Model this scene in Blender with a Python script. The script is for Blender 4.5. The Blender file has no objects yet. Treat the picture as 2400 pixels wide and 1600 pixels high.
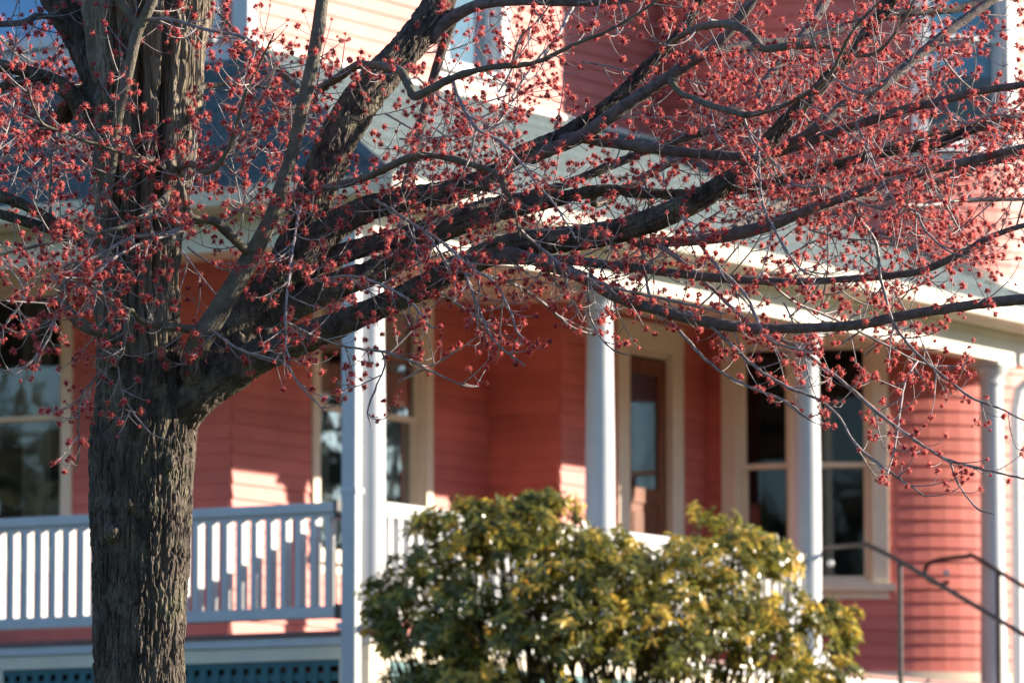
import bpy, math, random
import numpy as np
from math import radians, sin, cos, pi, atan, sqrt

random.seed(7); rng = np.random.default_rng(11)
scene = bpy.context.scene

# ------------------------------------------------------------------ camera, sky, sun, exposure
F_PX = 2400 * 200 / 36.0
PITCH = atan((2245 - 800) / F_PX)
YAW = radians(31.8)
VH = np.array([-sin(YAW), cos(YAW), 0.0]); RT = np.array([cos(YAW), sin(YAW), 0.0]); ZZ = np.array([0, 0, 1.0])
VW = VH * cos(PITCH) + ZZ * sin(PITCH); UP = -VH * sin(PITCH) + ZZ * cos(PITCH)
CAM = np.array([23.296, -35.546, -2.443])
cd = bpy.data.cameras.new('camera'); cam = bpy.data.objects.new('camera', cd)
scene.collection.objects.link(cam); scene.camera = cam
cam.location = CAM; cam.rotation_euler = (pi / 2 + PITCH, 0, YAW)
cd.lens = 200; cd.sensor_width = 36; cd.clip_start = .5; cd.clip_end = 2000
cd.dof.use_dof = True; cd.dof.focus_distance = 21.9; cd.dof.aperture_fstop = 5.8

SUN_AZ = radians(41.7); SUN_EL = radians(16.8)      # measured from +X towards +Y
SD = np.array([cos(SUN_AZ) * cos(SUN_EL), sin(SUN_AZ) * cos(SUN_EL), sin(SUN_EL)])
w = bpy.data.worlds.new('World'); scene.world = w; w.use_nodes = True
nt = w.node_tree; bg = nt.nodes['Background']
sky = nt.nodes.new('ShaderNodeTexSky'); sky.sky_type = 'NISHITA'; sky.sun_disc = False
sky.sun_elevation = SUN_EL; sky.sun_rotation = pi / 2 - SUN_AZ
sky.air_density = 1.0; sky.dust_density = .15; sky.ozone_density = 3.2
nt.links.new(sky.outputs[0], bg.inputs[0]); bg.inputs[1].default_value = .10
sl = bpy.data.lights.new('sun', 'SUN'); so = bpy.data.objects.new('sun', sl); scene.collection.objects.link(so)
sl.energy = 5.0; sl.angle = radians(.55); sl.color = (1.0, .86, .68)
from mathutils import Vector
so.rotation_euler = Vector(SD).to_track_quat('Z', 'Y').to_euler(); so.location = (30, 30, 30)
vs = scene.view_settings
vs.view_transform = 'Standard'; vs.look = 'None'; vs.gamma = 1; vs.use_curve_mapping = False; vs.exposure = 1.55
scene.render.engine = 'CYCLES'
scene.cycles.max_bounces = 7; scene.cycles.diffuse_bounces = 4; scene.cycles.transparent_max_bounces = 8
scene.cycles.use_denoising = True

# ------------------------------------------------------------------ helpers
def at(x, y, depth):
    """world point seen at photo pixel (2400 wide) at a horizontal view depth in metres"""
    d = VW * F_PX + RT * (x - 1200) - UP * (y - 800)
    return CAM + d * (depth / (d @ VH))
def pix(p):
    q = np.asarray(p) - CAM; z = q @ VW
    return np.stack([1200 + F_PX * (q @ RT) / z, 800 - F_PX * (q @ UP) / z], -1)

def link(o, parent=None):
    scene.collection.objects.link(o)
    if parent is not None: o.parent = parent
    return o
def mesh(name, v, f, mat, smooth=False):
    me = bpy.data.meshes.new(name)
    v = np.asarray(v, dtype=np.float32).reshape(-1, 3)
    if isinstance(f, np.ndarray):
        k = f.shape[1]; n = len(f)
        me.vertices.add(len(v)); me.vertices.foreach_set('co', v.ravel())
        me.loops.add(n * k); me.loops.foreach_set('vertex_index', f.astype(np.int32).ravel())
        me.polygons.add(n); me.polygons.foreach_set('loop_start', np.arange(0, n * k, k, dtype=np.int32))
        me.update(calc_edges=True)
    else:
        me.from_pydata(v.tolist(), [], f)
    if mat: me.materials.append(mat)
    if smooth: me.polygons.foreach_set('use_smooth', np.ones(len(me.polygons), dtype=bool))
    return me
def obj(name, me, parent=None, loc=None, rot=None, kind=None):
    o = bpy.data.objects.new(name, me); link(o, parent)
    if loc is not None: o.location = loc
    if rot is not None: o.rotation_euler = rot
    if kind: o['kind'] = kind
    return o
def thing(name, label, cat, loc=(0, 0, 0), group=None):
    o = bpy.data.objects.new(name, None); link(o); o.location = loc; o['label'] = label; o['category'] = cat
    if group: o['group'] = group
    return o

class G:                                    # geometry collector
    def __init__(s): s.v = []; s.f = []; s.n = 0
    def add(s, v, f):
        s.v += [tuple(p) for p in v]; s.f += [tuple(i + s.n for i in q) for q in f]; s.n = len(s.v)
    def box(s, a, b):
        x0, y0, z0 = a; x1, y1, z1 = b
        if x0 > x1: x0, x1 = x1, x0
        if y0 > y1: y0, y1 = y1, y0
        if z0 > z1: z0, z1 = z1, z0
        s.add([(x0, y0, z0), (x1, y0, z0), (x1, y1, z0), (x0, y1, z0), (x0, y0, z1), (x1, y0, z1), (x1, y1, z1), (x0, y1, z1)],
              [(0, 3, 2, 1), (4, 5, 6, 7), (0, 1, 5, 4), (1, 2, 6, 5), (2, 3, 7, 6), (3, 0, 4, 7)])
    def hexa(s, p): s.add(p, [(0, 3, 2, 1), (4, 5, 6, 7), (0, 1, 5, 4), (1, 2, 6, 5), (2, 3, 7, 6), (3, 0, 4, 7)])
    def lathe(s, prof, c=(0, 0), n=32):
        vs = []; m = len(prof)
        for r, z in prof:
            for k in range(n):
                a = 2 * pi * k / n; vs.append((c[0] + r * cos(a), c[1] + r * sin(a), z))
        fs = [(i * n + k, i * n + (k + 1) % n, (i + 1) * n + (k + 1) % n, (i + 1) * n + k) for i in range(m - 1) for k in range(n)]
        fs += [tuple(range(n - 1, -1, -1)), tuple((m - 1) * n + k for k in range(n))]
        s.add(vs, fs)
    def arc(s, c, a0, a1, r0, r1, z0, z1, n=None, r1t=None):
        """curved box on a round wall; r1 outer radius at the bottom, r1t at the top"""
        n = n or max(1, int(abs(a1 - a0) / radians(4)) + 1); r1t = r1 if r1t is None else r1t
        vs = []
        for i in range(n + 1):
            a = a0 + (a1 - a0) * i / n; ca, sa = cos(a), sin(a)
            for r, z in ((r0, z0), (r1, z0), (r1t, z1), (r0, z1)): vs.append((c[0] + r * ca, c[1] + r * sa, z))
        fs = []
        for i in range(n):
            o = i * 4
            for k in range(4): fs.append((o + k, o + (k + 1) % 4, o + 4 + (k + 1) % 4, o + 4 + k))
        fs += [(3, 2, 1, 0), (n * 4, n * 4 + 1, n * 4 + 2, n * 4 + 3)]
        s.add(vs, fs)
    def put(s, name, mat, parent=None, smooth=False, kind=None, bevel=0):
        me = mesh(name, s.v, s.f, mat, smooth); o = obj(name, me, parent, kind=kind)
        if bevel:
            b = o.modifiers.new('bevel', 'BEVEL'); b.width = bevel; b.segments = 2; b.limit_method = 'ANGLE'
        if smooth: 
            try: me.set_sharp_from_angle(angle=radians(40))
            except Exception: pass
        return o
def box(name, a, b, mat, parent=None, bevel=0.004, kind=None):
    g = G(); g.box(a, b); return g.put(name, mat, parent, bevel=bevel, kind=kind)

# vectorised value noise
_H = rng.random(4096 * 2)
def vnoise(p):
    p = np.asarray(p, dtype=np.float64); i = np.floor(p).astype(np.int64); f = p - i; f = f * f * f * (f * (f * 6 - 15) + 10)
    def h(a, b, c): return _H[((a * 73856093) ^ (b * 19349663) ^ (c * 83492791)) & 8191]
    x, y, z = i[..., 0], i[..., 1], i[..., 2]; fx, fy, fz = f[..., 0], f[..., 1], f[..., 2]
    def L(a, b, t): return a + (b - a) * t
    return 2 * L(L(L(h(x, y, z), h(x + 1, y, z), fx), L(h(x, y + 1, z), h(x + 1, y + 1, z), fx), fy),
                 L(L(h(x, y, z + 1), h(x + 1, y, z + 1), fx), L(h(x, y + 1, z + 1), h(x + 1, y + 1, z + 1), fx), fy), fz) - 1

# ------------------------------------------------------------------ materials
def mat(name, col, rough=.6, var=.12, scale=6, bump=.15, bscale=60, spec=.4, col2=None, stretch=None, trans=0, metal=0):
    m = bpy.data.materials.new(name); m.use_nodes = True; n = m.node_tree; b = n.nodes['Principled BSDF']
    b.inputs['Roughness'].default_value = rough; b.inputs['Specular IOR Level'].default_value = spec; b.inputs['Metallic'].default_value = metal
    tc = n.nodes.new('ShaderNodeTexCoord'); mp = n.nodes.new('ShaderNodeMapping')
    n.links.new(tc.outputs['Object'], mp.inputs[0])
    if stretch: mp.inputs['Scale'].default_value = stretch
    ns = n.nodes.new('ShaderNodeTexNoise'); ns.inputs['Scale'].default_value = scale; ns.inputs['Detail'].default_value = 6
    n.links.new(mp.outputs[0], ns.inputs[0])
    r = n.nodes.new('ShaderNodeValToRGB'); c = np.array(col)
    c2 = np.array(col2) if col2 is not None else c * (1 - var * 1.6)
    r.color_ramp.elements[0].position = .3; r.color_ramp.elements[1].position = .7
    r.color_ramp.elements[0].color = (*c2, 1); r.color_ramp.elements[1].color = (*np.clip(c * (1 + var * .5), 0, 1), 1)
    n.links.new(ns.outputs['Fac'], r.inputs[0])
    # per object variation
    oi = n.nodes.new('ShaderNodeObjectInfo'); hs = n.nodes.new('ShaderNodeHueSaturation')
    mr = n.nodes.new('ShaderNodeMapRange'); mr.inputs['To Min'].default_value = 1 - var * .7; mr.inputs['To Max'].default_value = 1 + var * .7
    n.links.new(oi.outputs['Random'], mr.inputs[0]); n.links.new(mr.outputs[0], hs.inputs['Value'])
    n.links.new(r.outputs[0], hs.inputs['Color']); n.links.new(hs.outputs[0], b.inputs['Base Color'])
    if bump:
        n2 = n.nodes.new('ShaderNodeTexNoise'); n2.inputs['Scale'].default_value = bscale; n2.inputs['Detail'].default_value = 4
        n.links.new(mp.outputs[0], n2.inputs[0]); bp = n.nodes.new('ShaderNodeBump'); bp.inputs['Strength'].default_value = bump; bp.inputs['Distance'].default_value = .01
        n.links.new(n2.outputs['Fac'], bp.inputs['Height']); n.links.new(bp.outputs[0], b.inputs['Normal'])
    if trans:
        tr = n.nodes.new('ShaderNodeBsdfTranslucent'); mx = n.nodes.new('ShaderNodeMixShader'); mx.inputs[0].default_value = trans
        n.links.new(hs.outputs[0], tr.inputs[0]); n.links.new(b.outputs[0], mx.inputs[1]); n.links.new(tr.outputs[0], mx.inputs[2])
        n.links.new(mx.outputs[0], n.nodes['Material Output'].inputs[0])
    return m
M = {}
M['siding'] = mat('coral_paint', (.57, .153, .124), .55, .13, 1.6, .12, 30)
M['cream'] = mat('cream_paint', (.76, .67, .52), .5, .05, 3, .1, 30)
M['trim'] = mat('trim_paint', (.78, .73, .62), .5, .05, 3, .1, 30)  # the cream paint again, lightened for sunlight on beam, gutter and flashing
M['white'] = mat('white_paint', (.55, .56, .58), .45, .05, 4, .1, 40)
M['roof'] = mat('grey_shingle', (.105, .140, .155), .9, .25, 30, .6, 200, .2)
M['teal'] = mat('teal_paint', (.03, .13, .15), .5, .1)
M['deck'] = mat('deck_paint', (.22, .10, .09), .6, .15)
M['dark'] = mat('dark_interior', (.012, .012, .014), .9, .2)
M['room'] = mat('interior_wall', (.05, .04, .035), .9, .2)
M['curtain'] = mat('curtain_cloth', (.45, .38, .28), .9, .1, trans=.3)
M['iron'] = mat('dark_pipe', (.035, .03, .03), .35, .2, spec=.6)
M['door'] = mat('red_brown_wood', (.17, .060, .030), .35, .25, 4, .2, 30, stretch=(6, 6, .6))
M['brass'] = mat('brass', (.6, .4, .15), .3, .1, metal=1)
M['grass'] = mat('lawn_grass', (.07, .10, .03), .95, .4, 3, .8, 80, col2=(.10, .085, .04))
M['soil'] = mat('mulch', (.05, .035, .025), .95, .4, 12, .9, 60)
M['concrete'] = mat('concrete', (.32, .30, .27), .85, .2, 8, .3, 60)
def glass(name, refl=1.0, tint=(.75, .85, .9)):
    m = bpy.data.materials.new(name); m.use_nodes = True; n = m.node_tree
    n.nodes.remove(n.nodes['Principled BSDF'])
    t = n.nodes.new('ShaderNodeBsdfTransparent'); t.inputs[0].default_value = (*tint, 1)
    g = n.nodes.new('ShaderNodeBsdfGlossy'); g.inputs['Roughness'].default_value = .02; g.inputs[0].default_value = (.95, .97, 1, 1)
    fr = n.nodes.new('ShaderNodeFresnel'); fr.inputs[0].default_value = 1.55
    mu = n.nodes.new('ShaderNodeMath'); mu.operation = 'MULTIPLY_ADD'; mu.inputs[1].default_value = refl; mu.inputs[2].default_value = .0; mu.use_clamp = True
    ns = n.nodes.new('ShaderNodeTexNoise'); ns.inputs['Scale'].default_value = 2.2; bp = n.nodes.new('ShaderNodeBump'); bp.inputs['Strength'].default_value = .05; bp.inputs['Distance'].default_value = .02
    tc = n.nodes.new('ShaderNodeTexCoord'); n.links.new(tc.outputs['Object'], ns.inputs[0]); n.links.new(ns.outputs['Fac'], bp.inputs['Height']); n.links.new(bp.outputs[0], g.inputs['Normal'])
    mx = n.nodes.new('ShaderNodeMixShader'); n.links.new(fr.outputs[0], mu.inputs[0]); n.links.new(mu.outputs[0], mx.inputs[0])
    n.links.new(t.outputs[0], mx.inputs[1]); n.links.new(g.outputs[0], mx.inputs[2]); n.links.new(mx.outputs[0], n.nodes['Material Output'].inputs[0])
    return m
M['glass'] = glass('window_glass', .30)
M['glass_up'] = glass('upper_window_glass', .3)
M['blind'] = mat('blue_blind', (.04, .50, .90), .8, .06); M['blind_teal'] = mat('teal_grey_blind', (.16, .36, .46), .8, .06); M['blind_pale'] = mat('pale_blind', (.50, .60, .66), .8, .06)  # the blue is reflected sky, painted on a sheet behind the upper left panes

def bark(name, c1, c2, c3, scale=18, stretch=(1, 1, .25), rough=.9, lichen=.0, bump=.6):
    m = mat(name, c1, rough, .1, scale, bump, scale * 5, .2, col2=c2, stretch=stretch)
    n = m.node_tree; b = n.nodes['Principled BSDF']; src = b.inputs['Base Color'].links[0].from_socket
    nz = n.nodes.new('ShaderNodeTexNoise'); nz.inputs['Scale'].default_value = 7; nz.inputs['Detail'].default_value = 8; nz.inputs['Roughness'].default_value = .7
    tc = [k for k in n.nodes if k.type == 'TEX_COORD'][0]; n.links.new(tc.outputs['Object'], nz.inputs[0])
    rp = n.nodes.new('ShaderNodeValToRGB'); rp.color_ramp.elements[0].position = .56 - lichen; rp.color_ramp.elements[1].position = .68 - lichen
    mx = n.nodes.new('ShaderNodeMix'); mx.data_type = 'RGBA'; mx.inputs[7].default_value = (*c3, 1)
    mu = n.nodes.new('ShaderNodeMath'); mu.operation = 'MULTIPLY'; mu.inputs[1].default_value = .6
    mp2 = n.nodes.new('ShaderNodeMapping'); mp2.inputs['Scale'].default_value = stretch; n.links.new(tc.outputs['Object'], mp2.inputs[0])
    wn = n.nodes.new('ShaderNodeTexNoise'); wn.inputs['Scale'].default_value = scale * 1.2; wn.inputs['Detail'].default_value = 4; n.links.new(mp2.outputs[0], wn.inputs[0])
    va = n.nodes.new('ShaderNodeVectorMath'); va.operation = 'MULTIPLY_ADD'; va.inputs[1].default_value = (.05, .05, .05); n.links.new(wn.outputs['Color'], va.inputs[0]); n.links.new(mp2.outputs[0], va.inputs[2])
    vo = n.nodes.new('ShaderNodeTexVoronoi'); vo.feature = 'DISTANCE_TO_EDGE'; vo.inputs['Scale'].default_value = scale * 2.4; n.links.new(va.outputs[0], vo.inputs['Vector'])
    vr = n.nodes.new('ShaderNodeMapRange'); vr.inputs['From Max'].default_value = .25; n.links.new(vo.outputs['Distance'], vr.inputs[0])
    old = b.inputs['Normal'].links[0].from_node; bp2 = n.nodes.new('ShaderNodeBump'); bp2.inputs['Strength'].default_value = bump; bp2.inputs['Distance'].default_value = .008
    n.links.new(vr.outputs[0], bp2.inputs['Height']); n.links.new(old.outputs[0], bp2.inputs['Normal']); n.links.new(bp2.outputs[0], b.inputs['Normal'])
    n.links.new(nz.outputs['Fac'], rp.inputs[0]); n.links.new(rp.outputs[0], mu.inputs[0]); n.links.new(mu.outputs[0], mx.inputs[0]); n.links.new(src, mx.inputs[6]); n.links.new(mx.outputs[2], b.inputs['Base Color'])
    return m
M['bark'] = bark('trunk_bark', (.165, .135, .110), (.042, .035, .031), (.22, .21, .14), 22, lichen=.03, bump=.9)
M['bark_pale'] = bark('plated_bark', (.30, .26, .205), (.08, .06, .045), (.30, .29, .23), 16, (1, 1, .10), bump=1.0)
M['bark_limb'] = bark('limb_bark', (.17, .145, .14), (.085, .072, .07), (.19, .19, .15), 34, (1, 1, 1), .8, bump=.5)
M['bark_smooth'] = bark('smooth_bark', (.15, .135, .11), (.08, .068, .055), (.15, .15, .07), 20, (1, 1, 1), .75, .03, .25)
M['twig'] = mat('twig_bark', (.30, .26, .26), .5, .25, 40, .2, 200, .5, col2=(.12, .095, .10))
M['broken'] = bark('split_wood', (.20, .10, .05), (.05, .03, .02), (.24, .15, .08), 20, (1, 1, .2))
M['bloom'] = mat('bloom_core', (.42, .02, .05), .6, .35, 90, 0, trans=.25, col2=(.22, .008, .02))
M['stamen'] = mat('bloom_stamens', (.95, .42, .35), .5, .25, 60, 0, trans=.55, col2=(.92, .22, .20))
M['leaf'] = mat('leaf_green', (.34, .31, .05), .25, .4, 14, .1, 60, .7, trans=.5, col2=(.08, .095, .025))
M['leaf_tip'] = mat('leaf_bronze', (.70, .58, .11), .3, .35, 12, .1, 60, .5, trans=.5, col2=(.60, .34, .07))
M['stem'] = mat('shrub_stem', (.10, .075, .05), .8, .2, 20, .3)

# ------------------------------------------------------------------ ground
def ground_z(x, y):
    dpt = (np.array([x, y]) - CAM[:2]) @ VH[:2]
    t = min(max((dpt - 12) / 24, 0), 1); t = t * t * (3 - 2 * t)
    return -4.0 + 2.95 * t
g = G(); N = 60; xs = [CAM[0]-400 + 0] 
us = np.concatenate([[-500, -250, -120, -70], np.linspace(-45, 45, 46), [70, 120, 250, 500]])
vsn = np.concatenate([[-500, -200, -80, -30], np.linspace(-10, 70, 61), [100, 150, 300, 600]])
vv = []; 
for b_ in vsn:
    for a_ in us:
        p = CAM[:2] + RT[:2] * a_ + VH[:2] * b_; vv.append((p[0], p[1], ground_z(*p) + (.03 * vnoise(np.array([p[0] * .6, p[1] * .6, 0])))))
nu = len(us); ff = [(j * nu + i, j * nu + i + 1, (j + 1) * nu + i + 1, (j + 1) * nu + i) for j in range(len(vsn) - 1) for i in range(nu - 1)]
obj('lawn', mesh('lawn', vv, ff, M['grass'], True), kind='structure')

# ------------------------------------------------------------------ woods all round the block (seen only as reflections)
V = []; Fw = []; nw = 0
for k in range(330):
    a = 2 * pi * k / 330 + random.uniform(-.012, .012); rr = random.uniform(66, 84); cx, cy = rr * cos(a), rr * sin(a); gz = ground_z(cx, cy)
    hgt = rr * random.uniform(.13, .215); ev_ = random.random() < .5; cr = random.uniform(1.8, 3.4)
    V.append(np.array([(cx - .2, cy, gz - .2), (cx + .2, cy, gz - .2), (cx, cy + .2, gz - .2), (cx, cy, gz + hgt)])); Fw += [(nw, nw + 1, nw + 3), (nw + 1, nw + 2, nw + 3), (nw + 2, nw, nw + 3)]; nw += 4
    m_ = 230; t_ = rng.random(m_); z_ = gz + hgt * (.12 + .88 * t_); wid = cr * (1 - t_) ** .7 + .2 if ev_ else cr * np.sqrt(np.clip(1 - (2 * t_ - 1) ** 2, 0, 1)) + .2
    an = rng.random(m_) * 2 * pi; q_ = np.stack([cx + wid * np.cos(an) * rng.random(m_) ** .4, cy + wid * np.sin(an) * rng.random(m_) ** .4, z_], -1)
    e_ = rng.normal(size=(m_, 3, 3)) * (.5 if ev_ else .42); tri = q_[:, None, :] + e_; V.append(tri.reshape(-1, 3)); Fw += [(nw + 3 * i, nw + 3 * i + 1, nw + 3 * i + 2) for i in range(m_)]; nw += 3 * m_
M['woods'] = mat('woods_foliage', (.055, .065, .03), .9, .4, .3, 0, col2=(.05, .04, .03))
wd_ = obj('woods', mesh('woods', np.concatenate(V), Fw, M['woods']), kind='stuff')

# ------------------------------------------------------------------ house
FZ = ground_z(0, 3) - .15
house = thing('house', 'coral clapboard house with cream trim, round corner turret and wraparound columned porch', 'house', (-4, 6, FZ))
HO = np.array([-4, 6, FZ])
def P(o): o.location = -HO if o.parent is house else (0, 0, 0); return o     # geometry is in world coordinates
TC = (-2.31, 11.72); TR = 2.23
EXPO = .125

boards = []          # (parent, vertices(8), faces) for every clapboard
def area_px(v):
    q = pix(np.array(v)); q = np.clip(q, [0, 0], [2400, 1600]); a = q.max(0) - q.min(0); return a[0] * a[1]
def flat_boards(parent, o, u, nrm, L, z0, z1, openings):
    o = np.array(o, float); u = np.array(u, float); nrm = np.array(nrm, float)
    k = 0; z = z0
    while z < z1 - .02:
        zt = min(z + EXPO, z1)
        cuts = [(0, L)]
        for a, b, c, d in openings:
            if c < zt - .005 and d > z + .005:
                nc = []
                for s, e in cuts:
                    if a > s: nc.append((s, min(a, e)))
                    if b < e: nc.append((max(b, s), e))
                    if False: pass
                cuts = [(s, e) for s, e in nc if e - s > .03]
        cc = []
        for s, e in cuts:
            while e - s > 2.3:
                q = s + random.uniform(.9, 2.2); cc.append((s, q - .002)); s = q
            cc.append((s, e))
        for s, e in cc:
            j = random.uniform(-.003, .003)
            pts = []
            for zz, tb in ((z, .0), (zt + .004, 1)):
                t1 = (.024 + j) if tb == 0 else .006
                for uu, tt in ((s, 0), (e, 0), (e, t1), (s, t1)):
                    p = o + u * uu + nrm * tt; pts.append((p[0], p[1], zz))
            boards.append((parent, pts))
        z += EXPO
def arc_boards(parent, a0, a1, z0, z1, openings):
    z = z0
    while z < z1 - .02:
        zt = min(z + EXPO, z1); cuts = [(a0, a1)]
        for a, b, c, d in openings:
            if c < zt - .005 and d > z + .005:
                nc = []
                for s, e in cuts:
                    if a > s: nc.append((s, min(a, e)))
                    if b < e: nc.append((max(b, s), e))
                cuts = [(s, e) for s, e in nc if e - s > .01]
        for s, e in cuts:
            g = G(); g.arc(TC, s, e, TR, TR + .024, z, zt + .004, r1t=TR + .006); boards.append((parent, (g.v, g.f)))
        z += EXPO

HEX = [(0, 3, 2, 1), (4, 5, 6, 7), (0, 1, 5, 4), (1, 2, 6, 5), (2, 3, 7, 6), (3, 0, 4, 7)]
def flat_wall(o, u, nrm, L, z0, z1, openings, bz=None, label=None):
    """a wall 0.12 m thick with holes; returns the wall part"""
    o = np.array(o, float); u = np.array(u, float); nrm = np.array(nrm, float); g = G()
    xs = sorted({0, L, *[v for op in openings for v in op[:2] if 0 < v < L]})
    for s, e in zip(xs[:-1], xs[1:]):
        m = (s + e) / 2; cuts = [(z0, z1)]
        for a, b, c, d in openings:
            if a < m < b:
                nc = []
                for p, q in cuts:
                    if c > p: nc.append((p, min(c, q)))
                    if d < q: nc.append((max(d, p), q))
                cuts = nc
        for p, q in cuts:
            pts = []
            for zz in (p, q):
                for uu, tt in ((s, -.12), (e, -.12), (e, 0), (s, 0)):
                    w_ = o + u * uu + nrm * tt; pts.append((w_[0], w_[1], zz))
            g.hexa(pts)
    wl = P(g.put('wall', M['siding'], house))
    if label: wl['label'] = label
    flat_boards(wl, o, u, nrm, L, bz if bz is not None else z0, z1, openings)
    return wl

X, Y = (1, 0, 0), (0, 1, 0)
WB = -3.29; WA = 2.94; WD = -2.55; WS = 6.93; TOP = 8.4
# openings: (u0,u1,z0,z1)
# left porch wall (faces -Y): starts at x=-10
xa = -10.0
opA = [(-6.42 - xa, -4.99 - xa, .93, 3.19), (-9.2 - xa, -7.9 - xa, .93, 3.19)]
flat_wall((xa, WA, 0), X, (0, -1, 0), WB - xa - .0, -.05, 4.0, opA)
# wall B (faces +X)
opB = [(4.20 - WA, 5.87 - WA, .93, 3.19)]
flat_wall((WB, WA, 0), Y, X, WS - WA, -.05, 4.0, opB)
flat_wall((WB + .002, WS, 0), X, (0, -1, 0), WD - WB - .002, -.05, 4.0, [])
opD = [(7.97 - WS, 8.93 - WS, -.06, 3.05)]
flat_wall((WD, WS, 0), Y, X, 2.75, -.05, 4.0, opD)
# upper floor
UX = -3.15
opUA = [(-6.30 - xa, -4.99 - xa, 5.22, 7.3), (-4.62 - xa, -3.50 - xa, 5.22, 7.3)]
flat_wall((xa, WA, 0), X, (0, -1, 0), UX - xa, 4.9, TOP, opUA, 5.1)
opUB = [(5.98 - WA, 6.88 - WA, 5.28, 7.3)]
flat_wall((UX, WA, 0), Y, X, 9.70 - WA, 4.9, TOP, opUB, 5.13)
# back walls closing the block
box_ = [((-10, 11.5, -1.2), (-9.88, 2.94, TOP)), ((-10, 14, -1.2), (-3, 14.12, TOP))]
for a, b in box_: P(box('wall', a, b, M['siding'], house, 0))
# foundation
fg = G(); fg.box((-9.9, 3.05, FZ - .3), (WB - .13, 13.9, -.06)); fg.box((WB - .13, WS + .02, FZ - .3), (WD - .03, 10, -.06)); fg.lathe([(TR - .02, FZ - .3), (TR - .02, .0)], TC, 48)
P(fg.put('foundation', M['concrete'], house))

# turret wall with windows
A0, A1 = radians(-150), radians(150)
def ang(lat_deg): return radians(-58.2 + lat_deg)
TW = [(ang(-31.2), ang(5.2), .9, 3.2)]                # lower double window
TU = [(ang(13.2), ang(41.5), 4.9, 7.2), (ang(62), ang(88), 4.9, 7.2)]
tg = G()
def arc_wall(g, a0, a1, z0, z1, ops):
    xs = sorted({a0, a1, *[v for op in ops for v in op[:2]]})
    for s, e in zip(xs[:-1], xs[1:]):
        m = (s + e) / 2; cuts = [(z0, z1)]
        for a, b, c, d in ops:
            if a < m < b:
                nc = []
                for p, q in cuts:
                    if c > p: nc.append((p, min(c, q)))
                    if d < q: nc.append((max(d, p), q))
                cuts = nc
        for p, q in cuts: g.arc(TC, s, e, TR - .12, TR, p, q)
arc_wall(tg, A0, A1, .0, TOP, TW + TU)
tw = P(tg.put('turret_wall', M['siding'], house, True)); tw['label'] = 'round turret wall of coral clapboards'
arc_boards(tw, ang(-62), ang(95), .14, TOP, TW + TU)
g = G(); g.arc(TC, ang(-60), ang(95), TR, TR + .05, .02, .137); P(g.put('base_trim', M['cream'], house, True))
g = G(); g.arc(TC, A0, A1, TR - .1, TR + .03, FZ, -.002); P(g.put('turret_base', M['concrete'], house, True))

# clapboards: the 300 that show largest are parts, the rest joined wall by wall
sc_ = []
for i, (par, d) in enumerate(boards): sc_.append((area_px(d[0] if isinstance(d, tuple) else d), i))
sc_.sort(reverse=True); top = {i for _, i in sc_[:300]}; rest = {}
for i, (par, d) in enumerate(boards):
    v, f = d if isinstance(d, tuple) else (d, HEX)
    if i in top:
        v0 = np.array(v); obj('clapboard', mesh('clapboard', v0, f, M['siding']), par)
    else: rest.setdefault(par.name, (par, G()))[1].add(v, f)
for par, g in rest.values(): g.put('siding_courses', M['siding'], par, kind='stuff')

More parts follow.
